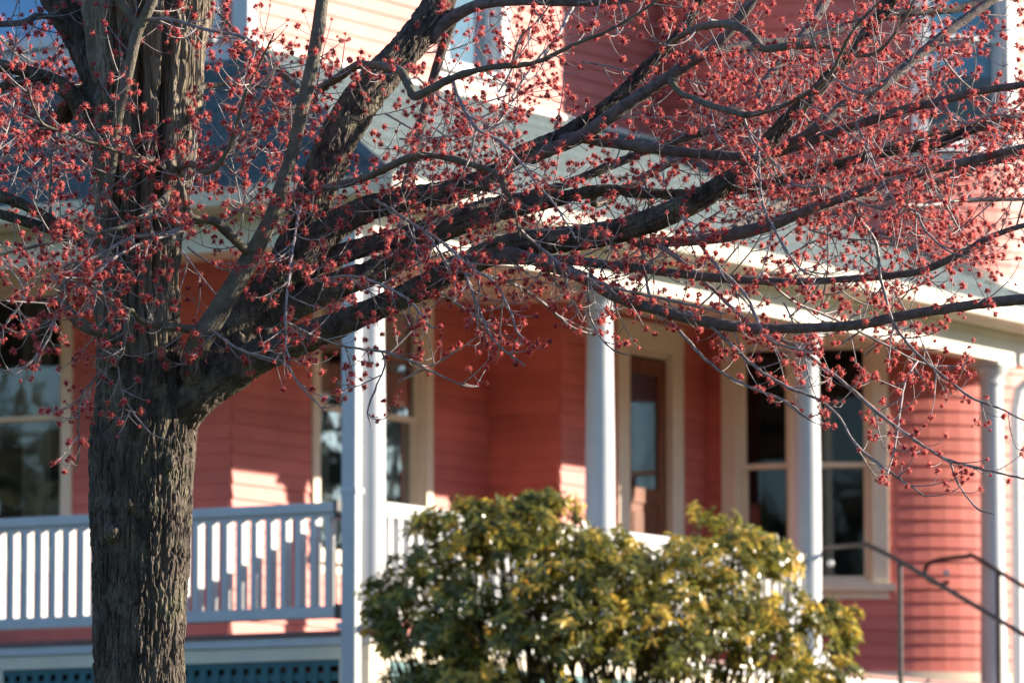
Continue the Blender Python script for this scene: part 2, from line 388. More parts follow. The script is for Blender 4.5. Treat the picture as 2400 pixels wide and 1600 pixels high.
# ---- windows -----------------------------------------------------
def fw(o, u, nrm, a, b, z0, z1, t0, t1):
    """a box on a flat wall: along a..b, from t0 to t1 off the wall"""
    o = np.array(o, float); u = np.array(u, float); nrm = np.array(nrm, float); pts = []
    for zz in (z0, z1):
        for uu, tt in ((a, t0), (b, t0), (b, t1), (a, t1)):
            p = o + u * uu + nrm * tt; pts.append((p[0], p[1], zz))
    return pts
def part(name, pts, m, parent, bevel=.004):
    g = G()
    for p in pts: g.hexa(p)
    return g.put(name, m, parent, bevel=bevel)
def flat_window(o, u, nrm, a, b, z0, z1, meet, glassm=None, curtain=None, cas=.10, room=True, sill=True, casm='cream'):
    W = lambda *k: fw(o, u, nrm, *k)
    cm = M[casm]
    root = P(part('window', [W(a, a + .035, z0, z1, -.1, .012), W(b - .035, b, z0, z1, -.1, .012), W(a + .035, b - .035, z0, z0 + .03, -.1, .012), W(a + .035, b - .035, z1 - .03, z1, -.1, .012)], cm, house))
    part('casing', [W(a - cas, a + .006, z0, z1, .0, .045)], cm, root); part('casing', [W(b - .006, b + cas, z0, z1, .0, .045)], cm, root)
    part('head_casing', [W(a - cas, b + cas, z1, z1 + .16, 0, .05), W(a - cas - .03, b + cas + .03, z1 + .162, z1 + .20, 0, .09)], cm, root)
    if sill: part('sill', [W(a - cas - .03, b + cas + .03, z0 - .06, z0 - .002, 0, .09), W(a - cas, b + cas, z0 - .15, z0 - .062, 0, .03)], cm, root)
    for zA, zB, t in ((z0 + .03, meet + .02, -.07), (meet - .02, z1 - .03, -.035)):
        s = .045
        part('sash', [W(a + .036, a + .036 + s, zA, zB, t - .03, t), W(b - .036 - s, b - .036, zA, zB, t - .03, t), W(a + .036 + s, b - .036 - s, zA, zA + s, t - .03, t), W(a + .036 + s, b - .036 - s, zB - s, zB, t - .03, t)], M['white'] if casm == 'white' else cm, root)
        part('pane', [W(a + .036 + s, b - .036 - s, zA + s, zB - s, t - .018, t - .012)], glassm or M['glass'], root, 0)
    if curtain:
        for (ca, cb) in curtain:
            g = G(); n = 40; o_ = np.array(o, float); u_ = np.array(u, float); nn = np.array(nrm, float); vs_ = []
            for i in range(n + 1):
                uu = ca + (cb - ca) * i / n; tt = -.17 + .02 * sin(i * 1.3) + .01 * sin(i * 2.9)
                for zz in (z0, z1):
                    p = o_ + u_ * uu + nn * tt; vs_.append((p[0], p[1], zz))
            g.add(vs_, [(2 * i, 2 * i + 2, 2 * i + 3, 2 * i + 1) for i in range(n)]); g.put('curtain', M['curtain'], root, True)
    if glassm is M['glass_up']: part('blind', [W(a + .02, b - .02, z0, z1, -.16, -.15)], M['blind_pale'] if nrm == X else M['blind'], root, 0)  # added blue sheet stands in for the sky mirrored in the -Y panes
    if room:
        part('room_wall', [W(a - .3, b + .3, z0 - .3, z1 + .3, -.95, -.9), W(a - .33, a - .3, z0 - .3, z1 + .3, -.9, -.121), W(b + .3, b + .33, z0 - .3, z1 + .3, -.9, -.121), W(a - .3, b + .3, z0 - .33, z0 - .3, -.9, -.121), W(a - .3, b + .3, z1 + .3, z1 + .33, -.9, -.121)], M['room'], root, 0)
    return root
oA = (xa, WA, 0); nA = (0, -1, 0)
w1 = flat_window(oA, X, nA, -6.42 - xa, -4.99 - xa, .93, 3.19, 2.09, curtain=[(-5.55 - xa, -5.25 - xa)])
flat_window(oA, X, nA, -9.2 - xa, -7.9 - xa, .93, 3.19, 2.09)
w2 = flat_window((WB, WA, 0), Y, X, 4.20 - WA, 5.87 - WA, .93, 3.19, 2.2, curtain=[(4.25 - WA, 4.62 - WA), (5.30 - WA, 5.8 - WA)])
flat_window(oA, X, nA, -6.30 - xa, -4.99 - xa, 5.28, 7.3, 6.3, M['glass_up'], casm='white', cas=.12)
flat_window(oA, X, nA, -4.62 - xa, -3.50 - xa, 5.28, 7.3, 6.3, M['glass_up'], casm='white', cas=.10)
flat_window((UX, WA, 0), Y, X, 5.98 - WA, 6.88 - WA, 5.33, 7.3, 6.35, M['glass_up'], casm='white', cas=.12)
# corner board and flashing on the upper floor
P(box('corner_board', (UX - .13, WA - .035, 5.12), (UX + .032, WA + .10, TOP), M['white'], house))
P(part('flashing_board', [fw((UX, WA, 0), Y, X, .1, 9.6 - WA, 4.93, 5.128, .001, .05)], M['trim'], house))
P(part('flashing_board', [fw(oA, X, nA, 0, UX - xa - .14, 4.93, 5.10, .001, .05)], M['white'], house))

def arc_window(a, b, z0, z1, meet, mullions, glassm, casm='cream', cas=radians(3.0), sill=True):
    cm = M[casm]; g = G(); r = TR
    g.arc(TC, a, a + .012, r - .1, r + .02, z0, z1); g.arc(TC, b - .012, b, r - .1, r + .02, z0, z1); g.arc(TC, a + .012, b - .012, r - .1, r + .02, z0, z0 + .03); g.arc(TC, a + .012, b - .012, r - .1, r + .02, z1 - .03, z1)
    root = P(g.put('window', cm, house, True))
    for s, e in ((a - cas, a + .003), (b - .003, b + cas)): g = G(); g.arc(TC, s, e, r, r + .05, z0, z1); g.put('casing', cm, root, True, bevel=.004)
    g = G(); g.arc(TC, a - cas, b + cas, r, r + .055, z1, z1 + .17); g.put('head_casing', cm, root, True)
    if sill:
        g = G(); g.arc(TC, a - cas - .02, b + cas + .02, r, r + .1, z0 - .07, z0 - .002); g.arc(TC, a - cas, b + cas, r, r + .03, z0 - .14, z0 - .071); g.put('sill', cm, root, True)
    edges = [a + .012]
    for m0, m1 in mullions:
        g = G(); g.arc(TC, m0, m1, r - .1, r + .04, z0 + .03, z1 - .03); g.put('mullion', cm, root, True); edges += [m0, m1]
    edges.append(b - .012)
    for k in range(0, len(edges), 2):
        s, e = edges[k], edges[k + 1]
        for zA, zB, t in ((z0 + .03, meet + .02, -.07), (meet - .02, z1 - .03, -.035)):
            g = G(); q = .045; aq = q / r
            g.arc(TC, s, s + aq, r + t - .03, r + t, zA, zB); g.arc(TC, e - aq, e, r + t - .03, r + t, zA, zB); g.arc(TC, s + aq, e - aq, r + t - .03, r + t, zA, zA + q); g.arc(TC, s + aq, e - aq, r + t - .03, r + t, zB - q, zB)
            g.put('sash', cm, root, True)
            # each pane is flat
            r_ = r + t - .015; p0 = (TC[0] + r_ * cos(s + aq), TC[1] + r_ * sin(s + aq)); p1 = (TC[0] + r_ * cos(e - aq), TC[1] + r_ * sin(e - aq))
            mid = (s + e) / 2; n_ = (cos(mid), sin(mid)); g = G(); pts = []
            for zz in (zA + q, zB - q):
                for (px_, py_), tt in ((p0, -.005), (p1, -.005), (p1, 0), (p0, 0)): pts.append((px_ + n_[0] * tt, py_ + n_[1] * tt, zz))
            g.hexa(pts); g.put('pane', glassm, root)
    if glassm is M['glass_up']: g = G(); g.arc(TC, a, b, r - .17, r - .16, z0 + .7, z1); g.put('blind', M['blind_teal'], root, True)
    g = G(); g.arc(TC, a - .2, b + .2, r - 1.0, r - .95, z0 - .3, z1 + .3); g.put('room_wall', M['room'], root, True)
    return root
arc_window(ang(-29.2), ang(3.2), .93, 3.14, 2.01, [(ang(-16.2), ang(-10.8))], M['glass'], cas=radians(3.6))
arc_window(ang(16), ang(39.0), 4.95, 7.2, 5.97, [], M['glass_up'], 'white', radians(3.0))
arc_window(ang(64), ang(86), 4.95, 7.2, 5.97, [], M['glass_up'], 'white', radians(3.0))

# ---- front door --------------------------------------------------
oD = (WD, 0, 0); Wd = lambda *k: fw(oD, Y, X, *k)
dr = P(part('front_door', [Wd(8.07, 8.20, 0.01, 2.93, -.07, -.02), Wd(8.70, 8.83, 0.01, 2.93, -.07, -.02), Wd(8.20, 8.70, 2.79, 2.93, -.07, -.02), Wd(8.20, 8.70, 1.62, 1.76, -.07, -.02), Wd(8.20, 8.70, .01, .25, -.07, -.02), Wd(8.20, 8.70, .25, 1.62, -.06, -.035)], M['door'], house))
dr['label'] = 'red brown wooden front door with a tall glass pane'
part('pane', [Wd(8.20, 8.70, 1.76, 2.79, -.05, -.044)], M['glass'], dr, 0)
part('panel', [Wd(8.25, 8.43, .32, 1.54, -.034, -.024)], M['door'], dr); part('panel', [Wd(8.47, 8.65, .32, 1.54, -.034, -.024)], M['door'], dr)
g = G(); g.lathe([(.0, -.03), (.022, -.02), (.03, 0), (.022, .02), (0, .03)], n=16)
kn = g.put('door_knob', M['brass'], dr, True); kn.rotation_euler = (0, pi / 2, 0); kn.location = (WD + .02, 8.765, 1.2)
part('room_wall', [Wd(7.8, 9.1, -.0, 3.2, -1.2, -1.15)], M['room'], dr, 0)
dc = P(part('door_casing', [Wd(7.87, 8.068, 0, 2.99, 0, .05), Wd(8.832, 9.03, 0, 2.99, 0, .05), Wd(7.87, 9.03, 2.99, 3.25, 0, .055), Wd(7.97, 8.068, 0, 2.95, -.12, -.001), Wd(8.832, 8.93, 0, 2.95, -.12, -.001), Wd(7.97, 8.93, 2.95, 3.04, -.12, -.001)], M['cream'], house, .006))

# ---- porch deck, skirt, lattice ----------------------------------
EX = .0
g = G(); g.box((-10, .06, -.035), (-.002, WA - .002, 0)); g.box((WB + .03, WA - .002, -.035), (-.002, 10.9, 0)) ; g.box((-10, -.05, -.035), (.05, .06, 0)); g.box((-.002, .06, -.035), (.05, 10.9, 0))
P(g.put('porch_floor', M['deck'], house))
g = G(); g.box((-10, -.03, -.11), (.03, .02, -.037)); g.box((-.02, .02, -.11), (.03, 10.8, -.037)); P(g.put('nosing_board', M['white'], house, bevel=.01))
g = G(); g.box((-10, -.01, -.215), (.01, .02, -.112)); g.box((-.02, .02, -.215), (.01, 10.8, -.112)); P(g.put('skirt_board', M['cream'], house, bevel=.003))
for x0, x1, nm in ((-.26, .01, 0), (-3.55, -3.4, 0), (-6.9, -6.75, 0)):
    P(box('skirt_post', (x0, -.012, FZ - .1), (x1, .02, -.217), M['cream'], house))
for y0, y1 in ((.022, .26), (3.25, 3.43), (6.68, 6.82), (10.18, 10.4)):
    P(box('skirt_post', (-.02, y0, FZ - .1), (.012, y1, -.217), M['cream'], house))
def lattice(par_dir, s, e):
    g = G()
    if par_dir == 'x': g.box((s, .002, -.26), (e, .018, -.219)); 
    else: g.box((-.018, s, -.26), (-.002, e, -.219))
    root = P(g.put('lattice', M['teal'], house)); k = s + .05
    me_v = {}
    while k < e - .07:
        if par_dir == 'x': box('slat', (k, .004, FZ - .05), (k + .062, .012, -.261), M['teal'], root, 0)
        else: box('slat', (-.012, k, FZ - .05), (-.004, k + .062, -.261), M['teal'], root, 0)
        k += .113
    z = -.37
    while z > FZ:
        if par_dir == 'x': box('slat', (s, .0125, z), (e, .019, z + .062), M['teal'], root, 0)
        else: box('slat', (-.019, s, z), (-.0125, e, z + .062), M['teal'], root, 0)
        z -= .113
    return root
lattice('x', -3.4, -.27); lattice('x', -6.75, -3.55); lattice('y', .27, 3.25); lattice('y', 3.43, 6.68)
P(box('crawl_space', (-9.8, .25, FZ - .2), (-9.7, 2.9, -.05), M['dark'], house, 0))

# ---- columns -----------------------------------------------------
def column(x, y, z0=0.0):
    g = G(); n = 40
    g.lathe([(.118, z0 + .14), (.121, z0 + .9), (.118, z0 + 1.6), (.108, z0 + 2.3), (.102, 2.70)], n=n)
    c = g.put('column', M['white'], house, True); c.location = np.array([x, y, 0]) - HO
    g = G(); g.lathe([(.103, 2.70), (.118, 2.705), (.122, 2.72), (.116, 2.735), (.106, 2.74), (.106, 2.775), (.125, 2.80), (.15, 2.83), (.158, 2.855), (.15, 2.87)], n=n); g.put('capital', M['white'], c, True)
    box('abacus', (-.165, -.165, 2.871), (.165, .165, 2.918), M['white'], c)
    g = G(); g.lathe([(.17, z0 + .05), (.172, z0 + .08), (.155, z0 + .10), (.14, z0 + .12), (.12, z0 + .139)], n=n); g.put('base', M['white'], c, True)
    box('plinth', (-.18, -.18, z0 + .001), (.18, .18, z0 + .05), M['white'], c)
    return c
CY = [0, 3.36, 6.79, 10.25]
for y in CY[:3]: column(0, y)
column(0, CY[3], FZ)
for x in (-4.6, -9.0): column(x, 0)

# ---- railings ----------------------------------------------------
BAL = None
def railing(axis, s, e, off):
    """rails with square-cut balusters; the ends sit in small brackets"""
    g = G()
    def bx(g, a, b, o0, o1, z0, z1):
        if axis == 'x': g.box((a, off + o0, z0), (b, off + o1, z1))
        else: g.box((off + o0, a, z0), (off + o1, b, z1))
    bx(g, s, e, -.055, .055, .885, .965); root = P(g.put('railing', M['white'], house, bevel=.015))
    g = G(); bx(g, s, e, -.03, .03, .855, .883); g.put('under_rail', M['white'], root, bevel=.003)
    g = G(); bx(g, s, e, -.045, .045, .095, .185); g.put('bottom_rail', M['white'], root, bevel=.01)
    for a, b in ((s - .03, s - .001), (e + .001, e + .03)):
        g = G(); bx(g, a, b, -.06, .06, .84, .975); g.put('rail_bracket', M['iron'], root); g = G(); bx(g, a, b, -.05, .05, .085, .2); g.put('rail_bracket', M['iron'], root)
    n = int((e - s) / .1325); st = (e - s) / n
    mg = G()
    if axis == 'x': mg.box((-.024, -.045, 0), (.024, .045, .668))
    else: mg.box((-.045, -.024, 0), (.045, .024, .668))
    me = mesh('baluster', mg.v, mg.f, M['white'])
    for k in range(n):
        c = s + st * (k + .5); obj('baluster', me, root, (c, off, .186) if axis == 'x' else (off, c, .186))
railing('x', -4.45, -.28, .0); railing('x', -8.85, -4.75, .0)
railing('y', .16, 3.2, 0); railing('y', 3.52, 6.63, 0)

# ---- beam, soffit, gutter, roof ----------------------------------
OV = .45
def bx3(name, segs, m, bevel=.004):
    g = G()
    for a, b in segs: g.box(a, b)
    return P(g.put(name, m, house, bevel=bevel))
bm = bx3('porch_beam', [((-10, -.10, 2.92), (.10, .11, 3.14)), ((-.11, .112, 2.92), (.10, 10.95, 3.14))], M['trim'])
bx3('beam_cap', [((-10, -.135, 3.141), (.135, .14, 3.19)), ((-.14, .142, 3.141), (.135, 10.95, 3.19))], M['trim'], .01)
bx3('porch_ceiling', [((-10, -.05, 3.30), (.05, WA + .0, 3.32)), ((WB + .0, WA + .002, 3.30), (.05, 10.9, 3.32))], M['cream'], 0)
bx3('soffit', [((-10, -OV, 3.192), (OV, -.05, 3.206)), ((.05, -.05, 3.192), (OV, 10.95, 3.206))], M['cream'], 0)
# vent strip: rows of small holes read as beads along the soffit edge
g = G(); k = 0
for i in range(300):
    y = -.2 + i * .037; g.box((.30, y, 3.186), (.36, y + .018, 3.1915))
P(g.put('soffit_vents', M['white'], house, kind='stuff'))
# gutter: profile swept round the corner
prof = [(.0, 3.20), (.05, 3.185), (.10, 3.20), (.125, 3.25), (.14, 3.30), (.15, 3.325), (.135, 3.327), (.115, 3.30), (.0, 3.29)]
def sweep(name, prof, m, base, smooth=True):
    path = [(-10.5, -base, 0, -1), (base, -base, 1, -1), (base, 11.1, 1, 0)]
    v = []; n = len(prof)
    for px_, py_, sx, sy in path:
        for o, z in prof: v.append((px_ + o * sx, py_ + o * sy, z))
    f = [(i * n + k, i * n + (k + 1) % n, (i + 1) * n + (k + 1) % n, (i + 1) * n + k) for i in range(len(path) - 1) for k in range(n)]
    f += [tuple(range(n)), tuple((len(path) - 1) * n + k for k in range(n - 1, -1, -1))]
    g = G(); g.add(v, f); return P(g.put(name, m, house, smooth))
sweep('gutter', prof, M['trim'], OV)
sweep('fascia', [(-.03, 3.207), (0, 3.207), (0, 3.33), (-.03, 3.33)], M['cream'], OV - .002, False)
SL = (5.06 - 3.33) / (OV - UX)
def roof_z(run): return 3.335 + SL * run
rroot = None
nrow = 30; ev = (OV + .03 - UX) / nrow
g = G()
# roof decking
g.add([(-10.5, -OV, 3.332), (OV, -OV, 3.332), (UX - .3, OV - UX + .3 - OV + .0, 0), (-10.5, 3.4, 0)], [])
rv = []
run = OV - UX
def rp(side, r, t):    # point on the roof: side 0 faces -Y, side 1 faces +X ; r run from the eave, t coordinate along
    z = roof_z(r)
    return (t, -OV - .03 + r, z) if side == 0 else (OV + .03 - r, t, z)
g = G()
g.add([(-10.5, -OV, 3.31), (OV, -OV, 3.31), (OV - run, -OV + run, 3.31 + SL * run), (-10.5, -OV + run, 3.31 + SL * run)], [(0, 1, 2, 3)])
g.add([(OV, -OV, 3.31), (OV, 11.3, 3.31), (OV - run, 11.3, 3.31 + SL * run), (OV - run, -OV + run, 3.31 + SL * run)], [(0, 1, 2, 3)])
rroot = P(g.put('porch_roof', M['roof'], house)); rroot['label'] = 'low hipped porch roof of grey shingles'
for side in (0, 1):
    for i in range(nrow):
        r0 = i * ev; r1 = (i + 1) * ev + .01; th = .034 + random.uniform(-.006, .006)
        if side == 0:
            c0 = OV + .03 - r0; c1 = OV + .03 - r1; e0 = -10.6; e1 = -10.6
        else:
            c0 = -OV - .03 + r0; c1 = -OV - .03 + r1; e0 = 11.3; e1 = 11.3
        nseg = 70; vs_ = []; 
        for j in range(nseg + 1):
            f_ = j / nseg; ta = c0 + (e0 - c0) * f_; tb = c1 + (e1 - c1) * f_
            jt = random.uniform(0, .006)
            for (r_, t_, dz) in ((r0 + random.uniform(-.004, .004), ta, th + jt), (r1, tb, .004), (r0, ta, -.004)):
                p = rp(side, r_, t_); vs_.append((p[0], p[1], p[2] + dz))
        fs_ = []
        for j in range(nseg):
            a = j * 3; b = a + 3; fs_ += [(a, b, b + 1, a + 1), (a + 2, b + 2, b, a)]
        me = mesh('shingle_course', vs_, fs_, M['roof']); obj('shingle_course', me, rroot)
# lead cap over the hip
g = G(); p0 = (OV + .03, -OV - .03, 3.365); p1 = (UX, WA, roof_z(run + .03) + .02)
g.add([(p0[0] - .08, p0[1], p0[2] - .0), p0 + () if False else (p0[0], p0[1], p0[2] + .03), (p0[0], p0[1] + .08, p0[2] - .0), (p1[0] - .08, p1[1], p1[2]), (p1[0], p1[1], p1[2] + .03), (p1[0], p1[1] + .08, p1[2])], [(0, 1, 4, 3), (1, 2, 5, 4)])
g.put('hip_cap', M['roof'], rroot)
# flashing where the porch roof meets the turret
fl = G(); n = 40; vv_ = []
for i in range(n + 1):
    a = ang(-35 + i * (90 / n)); r_ = TR + .03; x_ = TC[0] + r_ * cos(a); y_ = TC[1] + r_ * sin(a); z_ = roof_z(OV + .03 - x_) + .02
    for rr, dz in ((TR + .026, .10), (TR + .04, .10), (TR + .05, .012), (TR + .12, .008)):
        xx = TC[0] + rr * cos(a); vv_.append((xx, TC[1] + rr * sin(a), roof_z(OV + .03 - xx) + .02 + dz))
fl.add(vv_, [(i * 4 + k, i * 4 + k + 1, i * 4 + 4 + k + 1, i * 4 + 4 + k) for i in range(n) for k in range(3)]); P(fl.put('flashing', M['iron'], house, True))
# upper roofs (out of the picture)
g = G(); g.add([(-10.6, 2.4, TOP), (-2.7, 2.4, TOP), (-2.7, 14.6, TOP), (-10.6, 14.6, TOP), (-6.6, 6.5, TOP + 3.2), (-6.6, 10.5, TOP + 3.2)], [(3, 2, 1, 0), (0, 1, 4), (1, 2, 5, 4), (2, 3, 5), (3, 0, 4, 5)]); P(g.put('main_roof', M['roof'], house))
g = G(); g.lathe([(TR + .35, TOP + .002), (TR + .3, TOP + .1), (1.2, TOP + 2.0), (.02, TOP + 3.4)], TC, 40); P(g.put('turret_roof', M['roof'], house))

# ---- downspouts --------------------------------------------------
def tube(pts, rad, sides=10, cap=True):
    pts = np.asarray(pts, float); n = len(pts); rad = np.broadcast_to(np.asarray(rad, float), (n,))
    t = np.gradient(pts, axis=0); t /= np.linalg.norm(t, axis=1)[:, None] + 1e-12
    ref = np.array([0, 0, 1.0]) if abs(t[0, 2]) < .9 else np.array([1.0, 0, 0])
    nn = np.zeros_like(pts); u = np.cross(t[0], ref); u /= np.linalg.norm(u); nn[0] = u
    for i in range(1, n):
        u = nn[i - 1] - t[i] * (nn[i - 1] @ t[i]); nn[i] = u / (np.linalg.norm(u) + 1e-12)
    bb = np.cross(t, nn); a = np.arange(sides) * 2 * pi / sides
    v = pts[:, None, :] + rad[:, None, None] * (np.cos(a)[None, :, None] * nn[:, None, :] + np.sin(a)[None, :, None] * bb[:, None, :])
    i = np.arange(n - 1)[:, None] * sides; k = np.arange(sides)[None, :]; k2 = (k + 1) % sides
    f = np.stack([i + k, i + k2, i + sides + k2, i + sides + k], -1).reshape(-1, 4)
    return v.reshape(-1, 3), f, nn, bb, t
g = G(); g.box((-.065, -.29, FZ - .1), (.065, -.20, 2.95)); g.hexa([(-.065, -.29, 2.951), (.065, -.29, 2.951), (.065, -.20, 2.951), (-.065, -.20, 2.951), (-.065, -.55, 3.18), (.065, -.55, 3.18), (.065, -.46, 3.18), (-.065, -.46, 3.18)])
ds = P(g.put('downspout', M['white'], house, bevel=.012)); ds['label'] = 'square white downspout at the porch corner'
for z in (-.6, 1.0, 2.6): box('strap', (-.075, -.296, z), (.075, -.185, z + .04), M['white'], ds)
pth = [(.50, 10.95, 3.22), (.50, 10.95, 3.02), (.42, 10.86, 2.88), (.22, 10.66, 2.80), (.12, 10.56, 2.68), (.10, 10.53, 2.5), (.10, 10.53, 1.0), (.10, 10.53, FZ)]
pp = np.array(pth); v_, f_, *_ = tube(pp, .048, 14); o = obj('downspout', mesh('downspout', v_, f_, M['white'], True), house); P(o); o['label'] = 'round white downspout beside the turret'

# ---- porch steps -------------------------------------------------
for k in range(6):
    z = -.17 * (k + 1); x = .06 + .30 * k
    s_ = P(box('step', (x, 7.02, z - .04), (x + .32, 9.95, z), M['deck'], house)); box('riser', (x + .30, 7.03, z - .17), (x + .318, 9.94, z - .041), M['white'], s_, 0)
    s_['label'] = None if False else 'porch step'
    del s_['label']
g = G()
for y in (7.03, 8.45, 9.90): g.hexa([(.03, y, -.25), (.03, y + .04, -.25), (.03, y + .04, -.05), (.03, y, -.05), (1.85, y, FZ - .05), (1.85, y + .04, FZ - .05), (1.9, y + .04, FZ + .15), (1.9, y, FZ + .15)])
P(g.put('stringer', M['white'], house))

# ---- handrails ---------------------------------------------------
def smooth_path(p, n=10):
    p = np.array(p, float); out = []
    q = np.vstack([2 * p[0] - p[1], p, 2 * p[-1] - p[-2]])
    for i in range(1, len(q) - 2):
        for k in range(n):
            t = k / n; a, b, c, d = q[i - 1], q[i], q[i + 1], q[i + 2]
            out.append(.5 * ((2 * b) + (c - a) * t + (2 * a - 5 * b + 4 * c - d) * t * t + (-a + 3 * b - 3 * c + d) * t ** 3))
    out.append(p[-1]); return np.array(out)
def handrail(y, label, path, posts, ball):
    r = thing('handrail', label, 'handrail', (.8, y, FZ), 'pipe handrails at the porch steps'); off = np.array([.8, y, FZ])
    v, f, *_ = tube(smooth_path(path, 8) - off, .021, 12); obj('rail', mesh('rail', v, f, M['iron'], True), r)
    for x, z, th in posts:
        v, f, *_ = tube(np.array([(x, y, z), (x, y, 0), (x, y, FZ - .3)]) - off, th, 12); obj('post', mesh('post', v, f, M['iron'], True), r)
    g = G(); g.lathe([(0, -.032), (.022, -.022), (.032, 0), (.022, .022), (0, .032)], n=16); o = g.put('end_ball', M['white'], r, True); o.location = np.array(ball) - off
    return r
handrail(6.98, 'dark pipe handrail nearer the shrub, ending at the third porch column', [(-.1, 6.98, 1.03), (.15, 6.98, 1.035), (.43, 6.98, 1.045), (.50, 6.98, 1.03), (.80, 6.98, .885), (1.75, 6.98, .35), (2.4, 6.98, -.02)], [(.785, .88, .022), (2.2, .08, .022)], (.12, 6.98, .90))
handrail(9.92, 'dark pipe handrail with a curled end in front of the fourth porch column', [(-.28, 9.92, .92), (-.38, 9.92, .90), (-.50, 9.92, .97), (-.50, 9.92, 1.07), (-.38, 9.92, 1.12), (-.1, 9.92, 1.14), (.0, 9.92, 1.13), (.5, 9.92, .84), (1.7, 9.92, .2), (2.4, 9.92, -.2)], [(.22, .99, .024), (2.1, .0, .024)], (-.30, 9.92, 1.0))
# small lamp on the upper wall left of the corner
lr = thing('wall_lamp', 'small dark wall lamp with white globe under the upper window', 'lamp', at(490, 92, 46.2))
g = G(); g.lathe([(0, -.05), (.035, -.035), (.05, 0), (.035, .035), (0, .05)], n=16); o = g.put('globe', M['white'], lr, True); o.location = (.05, -.04, 0)
box('bracket', (-.06, -.05, -.03), (.0, .08, .03), M['iron'], lr)

# ------------------------------------------------------------------ maple tree
TD = 22.0                                   # view depth of the trunk
S = TD / F_PX
tree_base = at(322, 1600, TD); tree_base[2] = ground_z(tree_base[0], tree_base[1])
tree = thing('maple_tree', 'red maple in bloom with a furrowed forked trunk and long low limbs', 'tree', tree_base)
TB = np.array(tree_base)

def resample(pts, step):
    """Catmull-Rom through (x,y,r,dz) pixel points, then into world space"""
    p = np.array(pts, float); q = np.vstack([2 * p[0] - p[1], p, 2 * p[-1] - p[-2]]); out = []
    for i in range(1, len(q) - 2):
        L = np.linalg.norm((q[i + 1] - q[i])[:2]); n = max(1, int(L / step)); a, b, c, d = q[i - 1], q[i], q[i + 1], q[i + 2]
        for k in range(n):
            t = k / n; out.append(.5 * ((2 * b) + (c - a) * t + (2 * a - 5 * b + 4 * c - d) * t * t + (-a + 3 * b - 3 * c + d) * t ** 3))
    out.append(p[-1]); out = np.array(out)
    W = np.array([at(x, y, TD + dz) for x, y, r, dz in out]); R_ = np.array([max(r, .6) * (TD + dz) / F_PX for x, y, r, dz in out])
    return W, R_
def bark_h(Pn, amp, w1=3.4, w2=3.6):
    warp = vnoise(Pn * .35 + 5)[..., None] * np.array([1.0, 1.0, .4]) + vnoise(Pn * 1.1 + 55)[..., None] * .28
    q = Pn + warp
    a = np.abs(vnoise(q)); b = np.abs(vnoise(q * np.array([1.9, 1.9, 1.5]) + 17))
    fis = -np.clip(1 - a * w1, 0, 1) ** .8 - .55 * np.clip(1 - b * w2, 0, 1)
    pl = np.clip(a, 0, .5) * .7
    n3 = vnoise(Pn * np.array([4, 4, 5.0]) + 77); n4 = vnoise(Pn * np.array([1, 1, 3.2]) * 1.7 + 131)
    return amp * (fis + pl + .30 * n3 + .28 * n4)
def bark_tube(name, W, R_, sides, m, amp, fs, fz, seed=0, parent=tree, lump=.06, top=None):
    v, f, nn, bb, t = tube(W, R_, sides); n = len(W)
    s = np.concatenate([[0], np.cumsum(np.linalg.norm(np.diff(W, axis=0), axis=1))])
    a = np.arange(sides) * 2 * pi / sides; rm = R_.mean()
    cyl = np.stack([np.cos(a)[None, :] * rm * np.ones((n, 1)), np.sin(a)[None, :] * rm * np.ones((n, 1)), s[:, None] * np.ones((1, sides))], -1)
    Pn = cyl * np.array([fs, fs, fz]) + seed * 13.7
    h = bark_h(Pn, amp)
    if top:                                  # the upper part carries long shaggy plates
        s0, amp2, fs2, fz2 = top; Q = cyl * np.array([fs2, fs2, fz2]) + 91
        pl = np.floor((vnoise(Q * np.array([1.3, 1.3, .5]) + 3) + vnoise(Q * 3) * .25) * 4) / 4
        h2 = bark_h(Q, amp2, 6.5, 7) + .45 * amp2 * pl + bark_h(Q * 3 + 7, amp2 * .3, 5, 5)
        k_ = np.clip((s[:, None] - s0) / .35 + .6 * vnoise(cyl * 9), 0, 1); h = h * (1 - k_) + h2 * k_
        u_ = ((v.reshape(n, sides, 3) - np.repeat(W, sides, 0).reshape(n, sides, 3)) @ RT) / R_[:, None]; front = ((v.reshape(n, sides, 3) - np.repeat(W, sides, 0).reshape(n, sides, 3)) @ VH) < 0
        kk_ = np.clip((s[:, None] - s0 - .1) / .5, 0, 1); sw = .05 * np.sin(s[:, None] * 5)
        for u0, wd, dp in ((-.06, .10, .10), (.44, .07, .07), (-.5, .06, .05)): h = h - front * kk_ * dp * np.exp(-((u_ - u0 - sw) / wd) ** 2)
    h = h + lump * R_[:, None] * vnoise(Pn * .12 + 9) * 1.5
    cen = np.repeat(W, sides, 0).reshape(n, sides, 3); vv = v.reshape(n, sides, 3); d = vv - cen; L = np.linalg.norm(d, axis=2, keepdims=True)
    vv = vv + d / L * h[..., None]
    me = mesh(name, (vv.reshape(-1, 3) - TB), f, m, True)
    if top:
        me.materials.append(M['bark_pale']); kk = (k_[:-1] + 0 * h[:-1] > .5).astype(np.int32); me.polygons.foreach_set('material_index', kk.reshape(-1))
    return obj(name, me, parent)

def Z4(pts, d0=0., d1=None):
    d1 = d0 if d1 is None else d1; n = len(pts)
    return [(p[0], p[1], p[2], d0 + (d1 - d0) * i / (n - 1)) for i, p in enumerate(pts)]
